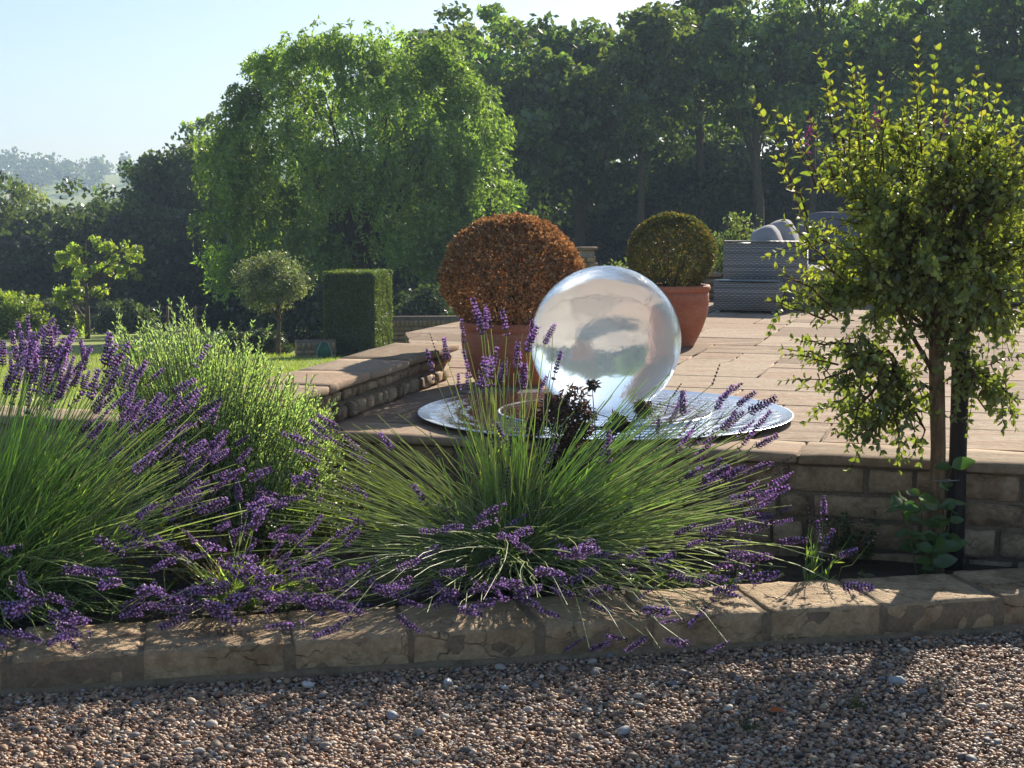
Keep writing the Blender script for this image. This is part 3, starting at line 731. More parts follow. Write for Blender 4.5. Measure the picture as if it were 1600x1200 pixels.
def box_ball(name, loc, rx, rz, zc, label, cols, nl, lsize, mat, stem_h, lump=.05, seed=0):
    e = empty(name, loc, 0, label, 'topiary', 'clipped box balls in pots')
    # short stems fanning up out of the compost
    P = []
    for k in range(22):
        a = RNG.uniform(0, 6.28); t = RNG.uniform(.1, .75); q = np.array([math.cos(a) * rx * t, math.sin(a) * rx * t, zc + rz * RNG.uniform(-.2, .5)])
        b = np.array([math.cos(a) * .05, math.sin(a) * .05, 0]); P.append([b + (q - b) * s + np.array([0, 0, .04 * math.sin(s * 3.14)]) for s in np.linspace(0, 1, 5)])
    V, Fs = tubes(P, [.012, .009, .007, .005, .003], 5); MB().add(V, Fs, (.10, .075, .05)).build('stem', M['twig'], e)
    d = rand_unit(nl); d[:, 2] = np.where(d[:, 2] < -.82, -d[:, 2], d[:, 2])
    lum = np.array([noise.noise(Vector(v) * 2.2 + Vector((seed, 0, 0))) * lump + noise.noise(Vector(v) * 7 + Vector((seed, 5, 0))) * lump * .5 for v in d])
    rad = (1 - np.abs(RNG.normal(0, .085, nl))) * (1 + lum); rad = np.where(RNG.uniform(size=nl) < .04, rad + RNG.uniform(0, .035, nl), rad)
    C = d * rad[:, None] * np.array([rx, rx, rz]) + np.array([0, 0, zc])
    D = unit(d * .8 + rand_unit(nl) * .9); Nn = unit(rand_unit(nl) + d * .4)
    L = RNG.uniform(.7, 1.3, nl) * lsize
    V, Fs = leaf_shapes(C, D, Nn, L, L * .58, fold=.25, curl=.1)
    ci = RNG.choice(len(cols), nl, p=np.array([c[3] for c in cols]) / sum(c[3] for c in cols))
    base = np.array([c[:3] for c in cols])[ci] * np.exp(RNG.normal(0, .22, (nl, 1)))
    o = MB().add(V, Fs, np.repeat(base, 6, 0)).build('foliage', mat, e); o['kind'] = 'stuff'
    return e
p1 = Vector((aty(799, 605, 8.58).x, 8.58, ZP)); zr1 = aty(799, 507, 8.58 - .25).z - ZP
pot(p1 + Vector((0, 0, .002)), zr1, .298, .215, 'wide terracotta pot holding the brown dried box ball', .05)
zc = aty(799, 430, 8.58).z - ZP
box_ball('box_ball', p1 + Vector((0, 0, zr1 - .026)), .41, .345, zc - zr1 + .026, 'large rust-brown dried box ball in the left pot',
    [(.43, .24, .11, 5), (.32, .175, .085, 4), (.52, .32, .15, 3), (.20, .12, .07, 2), (.16, .13, .05, .5)], 30000, .020, M['leaf_dry'], zr1, seed=3)
p2 = Vector((aty(1048, 540, 10.95).x, 10.95, ZP)); zr2 = aty(1050, 448, 10.7).z - ZP
pot(p2 + Vector((.012, 0, .002)), zr2, .272, .165, 'tall terracotta pot holding the greener box ball near the sofa', .045)
zc = aty(1048, 395, 10.95).z - ZP
box_ball('box_ball', p2 + Vector((0.0, 0, zr2 - .026)), .328, .29, zc - zr2 + .026, 'olive-green box ball with browned tips in the right pot',
    [(.095, .115, .03, 5), (.18, .125, .04, 3), (.24, .12, .045, 1.5), (.065, .085, .025, 4)], 24000, .016, M['leaf'], zr2, seed=9, lump=.03)

# ------------------------------------------------------------------ rattan sofa, table, cushions
def soft_box(lx, ly, lz, puff=.25, n=8, crease=0.0, seed=0):
    V, Fs = box_grid(n, n, max(4, n // 2)); h = np.array([lx, ly, lz]) / 2
    P = []
    for q in V:
        e = 5.0; s = (abs(q[0]) ** e + abs(q[1]) ** e + abs(q[2]) ** e) ** (1 / e); u = q / s
        p = u * h; bulge = (1 - q[0] ** 2) * (1 - q[1] ** 2) * (1 - q[2] ** 2 * 0)
        p = p * np.array([1, 1, 1 + puff * bulge]); p += crease * np.array(noise.noise_vector(Vector(q) * 2.2 + Vector((seed, 0, 0))))
        P.append(p)
    return np.array(P), Fs
def slab_box(lx, ly, lz, bev=.012, n=(2, 2, 2)):
    return rough_block(lx, ly, lz, n=n, amp=0.0, rnd=bev)
def part_box(name, par, lx, ly, lz, x, y, z, mat, bev=.012):
    V, Fs = slab_box(lx, ly, lz, bev); return MB().add(V, Fs).build(name, mat, par, loc=(x, y, z))
tu, tv = PL(onz(1113, 488, ZP)); TW = .64; TD = .62; TH = .315
table = empty('rattan_table', PW(tu, tv, ZP), PR, 'low square grey rattan table with glass top in front of the sofa end', 'table')
tbody = part_box('body', table, TW, TD, TH - .03, TW / 2, TD / 2, .018 + (TH - .03) / 2, M['rattan'])
part_box('table_top', table, TW + .01, TD + .01, .008, TW / 2, TD / 2, TH - .004, M['glass_top'], .002)
for a in (.05, TW - .05):
    for b in (.05, TD - .05):
        V, Fs = lathe([(.02, 0), (.022, .004), (.02, .02), (.001, .02)], 12); under(MB().add(V, Fs).build('foot', M['grey_metal'], table, loc=(a, b, 0)), tbody)
sp = onz(1128, 481, ZP); su, sv = PL(Vector((sp.x, sp.y, 0))); sv = tv + TD + .04
su = PL(aty(1128, 440, PW(su, sv).y))[0]
SH = aty(1128, 379, PW(su, sv).y).z - ZP
sofa = empty('rattan_sofa', PW(su, sv, ZP), PR, 'grey woven rattan corner sofa partly hidden by the standard tree', 'sofa')
AW = .86
arm = part_box('arm', sofa, AW, .16, SH - .02, AW / 2, .08, .02 + (SH - .02) / 2, M['rattan'])
under(part_box('arm_cap', sofa, AW + .006, .166, .02, AW / 2, .08, SH + .0105, M['rattan'], .004), arm)
part_box('seat_base', sofa, AW - .02, 1.9, .25, AW / 2 + .005, .16 + .951, .145, M['rattan'])
part_box('backrest', sofa, .14, 1.9, SH - .04, .07, .162 + .95, .02 + (SH - .04) / 2, M['rattan'])
part_box('seat_base', sofa, 2.9, AW, .25, AW + 1.45 + .003, 2.06 - AW / 2, .145, M['rattan'])
part_box('backrest', sofa, 3.75, .14, SH - .04, 3.75 / 2 + .01, 2.135, .02 + (SH - .04) / 2, M['rattan'])
for k in range(4):
    V, Fs = lathe([(.02, 0), (.022, .004), (.02, .022), (.001, .022)], 12); MB().add(V, Fs).build('foot', M['grey_metal'], sofa, loc=((.06, AW - .06, 1.8, 3.4)[k], (.06, .06, 1.5, 1.5)[k], 0))
def cushion(label, lx, ly, lz, x, y, z, rot, mat, puff=.2, seed=0, name='cushion'):
    V, Fs = soft_box(lx, ly, lz, puff, 10, .008, seed)
    o = MB().add(V, Fs).build(name, mat, None, smooth=True)
    w_ = PW(su, sv) ; q = PW(su + x, sv + y, ZP + z); o.location = q
    o.rotation_euler = (Matrix.Rotation(PR, 3, 'Z') @ Matrix.Rotation(rot[2], 3, 'Z') @ Matrix.Rotation(rot[1], 3, 'Y') @ Matrix.Rotation(rot[0], 3, 'X')).to_euler()
    return tag(o, label, 'cushion', 'sofa cushions')
hp = math.pi / 2
cushion('pale seat cushion sticking out past the right end of the sofa arm', AW - .0, .86, .15, AW / 2 + .20, .60, .345, (0, 0, 0), M['pale_fabric'], .15, 1, 'seat_cushion')
cushion('dark seat cushion in the corner of the sofa', .78, .86, .15, AW / 2 + .17, 1.50, .345, (0, 0, 0), M['fabric'], .15, 2, 'seat_cushion')
cushion('dark seat cushion of the sofa\'s far run behind the tree', 1.3, .72, .15, 1.75, 1.66, .345, (0, 0, 0), M['fabric'], .12, 3, 'seat_cushion')
cushion('pale rounded back cushion nearest the sofa arm, its end showing over it', .30, .62, .44, .42, .50, SH - .07, (0, -.42, 0.05), M['pale_fabric'], .1, 4, 'back_cushion')
cushion('taller pale back cushion behind the rounded one on the sofa', .30, .66, .50, .50, 1.18, SH - .045, (0, -.40, 0), M['pale_fabric'], .1, 5, 'back_cushion')
cushion('dark grey back cushion facing the camera beside the pale cushions', .86, .22, .52, .96, 1.86, SH + .0, (-.12, 0, 0), M['fabric'], .2, 6, 'back_cushion')
cushion('dark grey back cushion mostly hidden behind the tree', .86, .22, .48, 1.86, 1.86, SH - .02, (-.12, 0, 0), M['fabric'], .2, 7, 'back_cushion')

# ------------------------------------------------------------------ trees
def grow_tree(h, r0, crown_c, crown_r, nlimb, seed, lean=(0, 0), fork=.35, sub=4, up=.5):
    """trunk + limbs reaching into an ellipsoid; returns tubes and the twig tips"""
    r = random.Random(seed); mb = MB(); tips = []
    top = np.array([lean[0], lean[1], h])
    ks = np.linspace(0, 1, 9)
    tr = np.array([[lean[0] * s + .02 * h * noise.noise(Vector((s * 3, seed, 0))), lean[1] * s + .02 * h * noise.noise(Vector((s * 3, seed, 9))), h * .88 * s] for s in ks])
    V, Fs = tubes(tr[None], r0 * np.array([1.35, 1.0, .92, .85, .76, .64, .5, .34, .15]), 8); mb.add(V, Fs)
    cc = np.array(crown_c); cr = np.array(crown_r)
    for i in range(nlimb):
        s = r.uniform(fork, .92); k = s * 8; a = tr[int(k)] + (tr[min(8, int(k) + 1)] - tr[int(k)]) * (k % 1)
        az = i * 2.4 + r.uniform(-.4, .4); el = r.uniform(-.35, 1.2)
        tgt = cc + cr * np.array([math.cos(az) * math.cos(el), math.sin(az) * math.cos(el), math.sin(el)]) * r.uniform(.7, .95)
        m1 = a + (tgt - a) * .45 + np.array([0, 0, up * .25 * np.linalg.norm(tgt - a)]) * r.uniform(.2, 1)
        pts = np.array([(1 - t) ** 2 * a + 2 * t * (1 - t) * m1 + t * t * tgt for t in np.linspace(0, 1, 7)])
        pts[1:] += np.array([[r.gauss(0, .015 * h * .3) for _ in range(3)] for _ in range(6)])
        rl = r0 * .42 * (1 - s * .5); V, Fs = tubes(pts[None], rl * np.array([1, .85, .7, .55, .42, .3, .15]), 6); mb.add(V, Fs)
        tips.append(pts[-1]); tips.append(pts[4])
        for j in range(sub):
            b = pts[r.randint(2, 5)]; dr = np.array([r.gauss(0, 1), r.gauss(0, 1), r.gauss(.35, .8)]); dr /= np.linalg.norm(dr)
            ln = r.uniform(.25, .55) * min(cr); e_ = b + dr * ln; mid = (b + e_) / 2 + np.array([0, 0, .08 * ln])
            V, Fs = tubes(np.array([[b, mid, e_]]), rl * np.array([.35, .22, .08]), 4); mb.add(V, Fs); tips.append(e_)
    return mb, np.array(tips)
def crown_from(tips, nclump, clump_r, nl, lsize, col, extra=None, flat=.75, droop=0.0, aspect=.55, hue=.1):
    t = tips[RNG.integers(0, len(tips), nclump)] + RNG.normal(0, clump_r * .55, (nclump, 3))
    if extra is not None: t = np.concatenate([t, extra])
    cl = np.exp(RNG.normal(0, .2, len(t)))
    idx = RNG.integers(0, len(t), nl)
    dd = rand_unit(nl) * (RNG.uniform(0, 1, nl) ** .45)[:, None] * clump_r
    dd[:, 2] *= flat; C = t[idx] + dd * np.exp(RNG.normal(0, .25, (len(t), 1)))[idx]
    D = rand_unit(nl); D[:, 2] -= droop; Nn = rand_unit(nl); Nn[:, 2] += .6
    L = RNG.uniform(.65, 1.4, nl) * lsize
    V, Fs = rhombs(C, D, Nn, L, L * aspect)
    base = np.asarray(col) * cl[idx][:, None] * np.exp(RNG.normal(0, .2, (nl, 1))) * (1 + RNG.normal(0, hue, (nl, 3)) * np.array([1, .3, .6]))
    m = MB(); m.add(V, Fs, np.repeat(np.clip(base, .004, .6), 4, 0)); return m
VAR = []
def variant(h, r0, cc, cr, nlimb, seed, ncl, clr, nl, ls, col, barkc, **kw):
    kk = {k: kw[k] for k in ('fork', 'lean', 'up') if k in kw}
    mb, tips = grow_tree(h, r0, cc, cr, nlimb, seed, **kk)
    nx_ = int(ncl * .7); e = rand_unit(nx_) * (RNG.uniform(.25, 1, nx_) ** .5)[:, None]; e[:, 2] = np.where(e[:, 2] < -.6, -e[:, 2], e[:, 2])
    extra = e * np.array(cr) * .92 + np.array(cc)
    c = crown_from(tips, ncl, clr, nl, ls, col, extra, droop=kw.get('droop', 0), aspect=kw.get('aspect', .6))
    for i in range(len(mb.c)): mb.c[i] = np.broadcast_to(np.array(barkc, float), mb.c[i].shape)
    return mb.mesh('trunk', M['bark'], True), c.mesh('crown', M['leaf_far'])
VAR.append(variant(11.0, .20, (0, 0, 7.3), (2.9, 2.9, 4.0), 16, 1, 58, .62, 9500, .27, (.115, .17, .05), (.8, .8, .8), fork=.30))     # rounded
VAR.append(variant(13.0, .17, (0, 0, 8.8), (2.4, 2.4, 4.4), 15, 2, 50, .58, 8500, .26, (.135, .185, .055), (.9, .85, .8), fork=.35))    # tall
VAR.append(variant(11.5, .22, (.2, 0, 7.0), (3.3, 3.0, 4.3), 18, 3, 66, .66, 11500, .28, (.095, .145, .045), (.7, .7, .7), fork=.22))    # broad, dark
VAR.append(variant(10.0, .11, (0, 0, 5.6), (2.1, 2.1, 4.2), 18, 4, 60, .5, 10500, .20, (.155, .19, .075), (2.2, 2.2, 2.1), fork=.2, droop=.8, aspect=.45))  # birch
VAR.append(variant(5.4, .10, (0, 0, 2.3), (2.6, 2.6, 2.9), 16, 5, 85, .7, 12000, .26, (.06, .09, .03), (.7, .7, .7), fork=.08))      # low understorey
def place_tree(name, kind, x, y, s, label, group=None, sz=1.0, rz=None, zoff=-.1):
    z = ground_z(x, y) + zoff
    e = empty(name, (x, y, z), RNG.uniform(0, 6.28) if rz is None else rz, label, 'tree', group)
    e.scale = (s, s, s * sz)
    link('trunk', VAR[kind][0], e); link('crown', VAR[kind][1], e)
    return e
def px_x(px, Y): return (px - 800) * Y / F * 1.0
# front row of the wood, left to right
front = [
    (40, 66, 3, .74, 1.0, 'birch_tree', 'pale silvery birch at the far left edge of the wood'),
    (98, 70, 3, .66, 1.0, 'birch_tree', 'second birch standing just right of the edge birch'),
    (185, 66, 2, .60, .92, 'woodland_tree', 'dark spreading tree behind the young tree on the lawn'),
    (255, 60, 2, .66, 1.02, 'woodland_tree', 'tall dark tree immediately left of the willow'),
    (335, 62, 0, .78, 1.05, 'woodland_tree', 'dark tree showing above the left shoulder of the willow'),
    (676, 60, 1, 0.98, 1.0, 'woodland_tree', 'feathery woodland tree peeping over the willow\'s right shoulder'),
    (735, 54, 0, 1.16, 0.93, 'woodland_tree', 'woodland tree rising right behind the willow\'s right edge'),
    (818, 49, 0, 0.96, 0.95, 'woodland_tree', 'lighter green rounded tree above the brown box ball'),
    (905, 53, 2, 1.01, 0.95, 'woodland_tree', 'dense woodland tree above the glass sphere'),
    (1000, 48, 1, 0.81, 0.93, 'woodland_tree', 'slender woodland tree above the green box ball'),
    (1092, 54, 1, 0.90, 0.93, 'woodland_tree', 'tall open woodland tree left of the sofa cushions'),
    (1180, 49, 0, 0.83, 0.98, 'woodland_tree', 'woodland tree right behind the rattan sofa'),
    (1265, 53, 1, 0.85, 0.98, 'woodland_tree', 'open crowned woodland tree just left of the standard tree\'s tallest shoots'),
    (1370, 49, 0, 0.83, 1.00, 'woodland_tree', 'woodland tree directly behind the standard tree'),
    (1470, 53, 1, 0.90, 0.98, 'woodland_tree', 'woodland tree above the black stake'),
    (1570, 49, 2, 0.83, 1.02, 'woodland_tree', 'dark woodland tree at the right edge of the picture'),
]
for (px, Y, k, s, sz, nm, lab) in front: place_tree(nm, k, px_x(px, Y), Y, s, lab, 'front row of woodland trees', sz)
glab = 'further woodland tree deep in the hazy wood behind the front row'
for Y, step, off in ((62, 4.3, 0), (74, 4.6, 2), (88, 5.2, 1)):
    x = -Y * .52 + off
    while x < Y * .62:
        px = 800 + x * F / Y
        if px < 345 : s = .52 if Y < 80 else .56
        elif px < 640: s = .80
        else: s = .84 + .07 * (Y - 62) / 10
        if Y > 65 or not (-60 < px < 330):
            if not (Y < 65 and 330 < px < 660):
                place_tree('woodland_tree', int(RNG.choice([0, 1, 2])), x + RNG.uniform(-.8, .8), Y + RNG.uniform(-2, 2), s * RNG.uniform(.92, 1.05), glab, 'woodland trees behind the front row', RNG.uniform(.95, 1.08))
        x += step
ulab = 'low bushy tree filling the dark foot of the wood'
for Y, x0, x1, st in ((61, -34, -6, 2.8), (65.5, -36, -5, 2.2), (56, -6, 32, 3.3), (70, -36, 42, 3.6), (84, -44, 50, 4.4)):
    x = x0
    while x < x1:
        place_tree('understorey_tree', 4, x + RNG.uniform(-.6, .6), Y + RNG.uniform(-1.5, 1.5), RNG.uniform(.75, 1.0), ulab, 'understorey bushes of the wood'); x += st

# the willow
def willow():
    Y = 36.0; cx = aty(563, 300, Y).x; gz = ground_z(cx, Y)
    e = empty('willow_tree', (cx, Y, gz - .1), 0, 'big bright green weeping willow on the lawn behind the clipped hedge', 'tree')
    zt = aty(560, 80, Y).z - gz + .1; zb = aty(560, 420, Y).z - gz
    H = zt; cz = (zt + zb) / 2 + .3; rz = (zt - zb) / 2 - .1; rx = 3.25
    mb, tips = grow_tree(H * .8, .24, (0, 0, cz), (rx * .85, rx * .85, rz * .85), 22, 21, fork=.22, sub=3, up=.9)
    for i in range(len(mb.c)): mb.c[i] = np.broadcast_to(np.array((.8, .75, .7)), mb.c[i].shape)
    mb.build('trunk', M['bark'], e, smooth=True)
    # lumpy crown: clumps on a squarish dome, strands hang from each
    cl = []
    for k in range(210):
        a = RNG.uniform(0, 6.283); s = RNG.uniform(-.95, 1.0); q = (1 - abs(s) ** 2.6) ** (1 / 2.6)
        rr = RNG.uniform(.6, 1.0) ** .5; cl.append((math.cos(a) * rx * q * rr, math.sin(a) * rx * q * rr, cz + rz * s * (.85 + .15 * rr), RNG.uniform(.45, .85)))
    for (px, py, rr) in ((580, 215, .9), (600, 240, .9), (560, 190, .9), (575, 260, .9), (620, 215, .8), (590, 140, .8), (560, 125, .7), (440, 108, .7), (470, 125, .8), (520, 118, .7), (660, 92, .75), (690, 120, .75), (630, 110, .7), (350, 245, .6), (335, 260, .5), (345, 330, .6), (350, 390, .55), (365, 420, .5), (395, 400, .55), (430, 395, .6), (480, 400, .6), (530, 395, .6), (640, 400, .6), (690, 385, .6), (725, 350, .6), (765, 270, .75), (780, 285, .6), (770, 320, .6), (740, 215, .7), (720, 160, .7), (395, 150, .55), (375, 205, .6)):
        q = aty(px, py, Y + RNG.uniform(-1.2, 1.0)); cl.append((q.x - cx, q.y - Y, q.z - gz, rr))
    cl = np.array(cl); ns = 5600; ci = RNG.integers(0, len(cl), ns); dv = rand_unit(ns) * (RNG.uniform(0, 1, ns) ** .5)[:, None]
    st = cl[ci, :3] + dv * cl[ci, 3:4] * np.array([1, 1, .7]); ln = RNG.uniform(.2, .75, ns) * (1 - .35 * (st[:, 2] > cz + rz * .55))
    out = unit(st * np.array([1, 1, 0]) + 1e-6) * .22
    k = 7; s = np.linspace(0, 1, k)
    P = st[:, None] + np.stack([out[:, None, 0] * np.sin(s * 2)[None] + .03 * RNG.normal(size=(ns, k)), out[:, None, 1] * np.sin(s * 2)[None] + .03 * RNG.normal(size=(ns, k)), -(s[None] ** 1.5) * ln[:, None] + .06 * np.sin(s * 3)[None]], -1)
    V, Fs = tubes(P[::3], .006 * (1.2 - s), 3); MB().add(V, Fs, (.16, .14, .05)).build('strands', M['twig'], e)['kind'] = 'stuff'
    m = 24; t_ = RNG.uniform(0, 1, (ns, m)) * (k - 1.001); i0 = t_.astype(int); f = (t_ - i0)[..., None]; ii = np.arange(ns)[:, None]
    C = (P[ii, i0] * (1 - f) + P[ii, i0 + 1] * f).reshape(-1, 3); n = len(C)
    D = unit(rand_unit(n) + np.array([0, 0, -.6])); C = C + D * .05 + RNG.normal(0, .035, (n, 3)); L = RNG.uniform(.09, .17, n)
    V, Fs = rhombs(C, D, rand_unit(n), L, L * .38)
    cv = np.exp(RNG.normal(0, .18, len(cl)))[ci]; base = np.array((.15, .225, .062)) * np.repeat(cv, m)[:, None] * np.exp(RNG.normal(0, .2, (n, 1)))
    MB().add(V, Fs, np.repeat(base, 4, 0)).build('crown', M['leaf_far'], e)
willow()

# olive tree, dark mound shrub, hedge, hose reel
def small_tree(name, label, base, height, crown_c, crown_r, nl, ls, col, seed, r0=.05, barkc=(1.2, 1.1, 1.0), nlimb=14, ncl=60, clr=.18, mat='leaf_far', aspect=.35, group=None):
    e = empty(name, base, 0, label, 'tree', group)
    mb, tips = grow_tree(height, r0, crown_c, crown_r, nlimb, seed, fork=.45, sub=5)
    for i in range(len(mb.c)): mb.c[i] = np.broadcast_to(np.array(barkc, float), mb.c[i].shape)
    mb.build('trunk', M['bark'], e, smooth=True)
    ex = rand_unit(ncl) * (RNG.uniform(.2, 1, ncl) ** .5)[:, None] * np.array(crown_r) + np.array(crown_c)
    crown_from(tips, ncl, clr, nl, ls, col, ex, aspect=aspect).build('crown', M[mat], e)
    return e
Y = 23.5; gx = aty(436, 550, Y).x; gz = ground_z(gx, Y)
cz = aty(420, 440, Y).z - gz
small_tree('olive_tree', 'small grey-green olive tree with round crown left of the clipped hedge', (gx, Y, gz - .02), 1.35, (-.12, 0, cz), (.60, .55, .42), 11000, .055, (.14, .17, .115), 31, r0=.035)
Y = 40.; gx = aty(137, 528, Y).x; gz = ground_z(gx, Y)
e = empty('young_tree', (gx, Y, gz - .03), 0, 'young open-branched tree with bright leaves standing alone on the left lawn', 'tree')
mb = MB(); tr = np.array([[.02 * math.sin(s * 5), 0, s * 2.55] for s in np.linspace(0, 1, 8)]); V, Fs = tubes(tr[None], np.linspace(.075, .02, 8), 6); mb.add(V, Fs, (.8, .75, .7))
tl = []
for (px, py) in ((98, 455), (105, 470), (120, 450), (95, 400), (100, 395), (118, 392), (112, 410), (150, 380), (132, 425), (165, 385), (185, 390), (205, 400), (215, 395), (222, 380), (200, 415), (208, 428), (150, 410), (160, 425), (120, 500), (125, 515), (148, 455), (140, 370), (170, 400), (115, 480)):
    q = aty(px, py, Y); tgt = np.array([q.x - gx, RNG.uniform(-.5, .5), q.z - gz]); a = np.array([0, 0, max(.5, min(2.3, tgt[2] - .45 - abs(tgt[0]) * .2))])
    mid = (a + tgt) / 2 + np.array([0, 0, .12]); V, Fs = tubes(np.array([[a, mid, tgt]]), [.028, .018, .006], 5); mb.add(V, Fs, (.8, .75, .7)); tl += [tgt, mid * .3 + tgt * .7]
mb.build('trunk', M['bark'], e, smooth=True)
crown_from(np.array(tl), 70, .17, 4200, .11, (.26, .33, .07), aspect=.6).build('crown', M['leaf_far'], e)
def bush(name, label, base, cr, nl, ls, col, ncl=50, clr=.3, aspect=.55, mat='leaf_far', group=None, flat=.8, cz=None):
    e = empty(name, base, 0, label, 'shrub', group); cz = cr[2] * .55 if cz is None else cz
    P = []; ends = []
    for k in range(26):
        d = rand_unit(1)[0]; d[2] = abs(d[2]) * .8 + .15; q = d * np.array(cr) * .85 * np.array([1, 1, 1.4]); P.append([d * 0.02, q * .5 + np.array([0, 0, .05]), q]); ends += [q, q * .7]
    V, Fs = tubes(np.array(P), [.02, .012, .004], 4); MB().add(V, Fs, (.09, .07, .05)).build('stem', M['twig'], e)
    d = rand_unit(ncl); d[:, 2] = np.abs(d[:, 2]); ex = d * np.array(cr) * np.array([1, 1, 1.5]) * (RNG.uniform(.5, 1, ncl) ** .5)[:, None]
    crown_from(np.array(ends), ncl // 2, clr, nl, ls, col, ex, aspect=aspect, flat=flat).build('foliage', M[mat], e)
    return e
def onground(px, Y): x = aty(px, 500, Y).x; return (x, Y, ground_z(x, Y) - .03)
bush('prostrate_shrub', 'dark spreading evergreen mound under the olive tree', onground(385, 24.5), (.68, .6, .30), 9000, .07, (.028, .045, .018), 60, .16, .3, flat=.5)
bush('lawn_shrub', 'bright yellow-green bush at the left edge of the lawn', onground(18, 40), (.95, .8, .95), 6000, .13, (.24, .31, .06), 60, .28)
bush('orchard_shrub', 'dull green bush behind the fence between the bright bush and the young tree', onground(82, 48), (.9, .7, .75), 4500, .14, (.07, .09, .03), 50, .3)
bush('orchard_shrub', 'dim bush behind the fence right of the young tree', onground(190, 50), (1.0, .7, .75), 4500, .14, (.05, .075, .025), 50, .3)
bush('patio_shrub', 'grey-green shrub showing between the right box ball and the sofa', (aty(1150, 400, 17.3).x, 17.3, .2), (.42, .4, .78), 6500, .045, (.12, .15, .07), 70, .14, .6)
bush('patio_shrub', 'low grey-green shrub between the two box balls behind the patio', (aty(968, 400, 17.8).x, 17.8, .2), (.42, .3, .44), 4500, .045, (.11, .14, .065), 60, .12, .6)
bush('patio_shrub', 'low shrub behind the far cushions of the sofa', (aty(1300, 400, 17.2).x, 17.2, .2), (.9, .4, .48), 5000, .05, (.07, .095, .04), 60, .15, .6)
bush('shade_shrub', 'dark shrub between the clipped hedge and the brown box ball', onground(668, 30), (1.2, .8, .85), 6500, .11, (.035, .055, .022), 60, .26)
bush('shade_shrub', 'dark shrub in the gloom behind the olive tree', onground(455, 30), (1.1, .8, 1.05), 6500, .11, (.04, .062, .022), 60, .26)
# clipped hedge: leafy block
Y = 23.0; q = aty(506, 550, Y); gz = ground_z(q.x, Y); hz = aty(506, 424, Y).z - gz
e = empty('clipped_hedge', (q.x, Y, gz - .02), -.2, 'tall flat-topped clipped hedge block at the end of the lawn', 'hedge')
hx, hy = .84, .95
V, Fs = box_grid(14, 14, 18); P = V * np.array([hx / 2 - .025, hy / 2 - .025, hz / 2 - .02]) + np.array([hx / 2, hy / 2, hz / 2])
P += .018 * np.array([noise.noise_vector(Vector(p) * 7) for p in P]); MB().add(P, Fs, (.03, .042, .014)).build('leafy_core', M['leaf_far'], e)  # solid inner leaf mass, coloured darker than the leaves around it
n = 26000; f_ = RNG.choice(5, n, p=[.3, .2, .3, .1, .1]); a = RNG.uniform(0, 1, (n, 3)) * np.array([hx, hy, hz])
nr = np.zeros((n, 3))
for k, (ax, val, sg) in enumerate(((1, 0, -1), (2, hz, 1), (0, hx, 1), (0, 0, -1), (1, hy, 1))): a[f_ == k, ax] = val; nr[f_ == k, ax] = sg
a += np.array([noise.noise_vector(Vector(p) * 5) for p in a]) * .02 + RNG.normal(0, .008, (n, 3))
V, Fs = rhombs(a, unit(rand_unit(n) + nr * .6), rand_unit(n), RNG.uniform(.025, .05, n), RNG.uniform(.010, .02, n))
MB().add(V, Fs, vcol((.085, .115, .035), n, 4, .25)).build('foliage', M['leaf_far'], e)['kind'] = 'stuff'
# hose reel
q = aty(506, 553, 22.2); gz = ground_z(q.x, 22.2)
e = empty('hose_reel', (q.x, 22.2, gz), .2, 'small green garden hose reel at the foot of the low brick wall', 'hose reel')
t_ = np.linspace(0, 2 * math.pi * 7, 220); P = np.stack([.09 * np.cos(t_) , np.linspace(-.07, .07, 220), .13 + .09 * np.sin(t_)], 1)
V, Fs = tubes(P[None], np.full(220, .012), 6); MB().add(V, Fs).build('hose', M['green_plastic'], e, smooth=True)
for s in (-1, 1):
    V, Fs = lathe([(.001, -.006), (.115, -.006), (.12, 0), (.115, .006), (.001, .006)], 24); o = MB().add(V, Fs).build('side_plate', M['green_plastic'], e, smooth=True, loc=(0, s * .088, .13)); o.rotation_euler = (hp, 0, 0)
V, Fs = tubes(np.array([[(-.12, -.1, 0), (-.1, -.1, .14), (-.05, -.1, .26), (.05, -.1, .26), (.1, -.1, .14), (.12, -.1, 0)]]), np.full(6, .008), 6); MB().add(V, Fs).build('frame', M['grey_metal'], e, smooth=True)
# field fence
for i, px in enumerate((35, 82, 118, 155, 205, 232, 262, 305)):
    Y = 52.0; g = onground(px, Y); V, Fs = rough_block(.09, .09, 1.0, n=(1, 1, 3), amp=.004, rnd=.01, seed=i); V[:, 2] += .5
    pst = empty('fence_post', g, 0, 'weathered wooden post of the wire fence across the far end of the lawn', 'fence post', 'posts of the field fence')
    MB().add(V, Fs, (1.3, 1.25, 1.1)).build('post', M['bark'], pst)
fe = empty('fence_wire', (0, 52, 0), 0, 'thin wires strung along the posts at the far end of the lawn', 'fence')
x0, x1 = onground(-30, 52)[0], onground(330, 52)[0]
for h in (.3, .6, .92):
    xs = np.linspace(x0, x1, 12); V, Fs = tubes(np.array([[(x, -.05, ground_z(x, 52) + h) for x in xs]]), np.full(12, .004), 3); MB().add(V, Fs).build('wire', M['grey_metal'], fe)

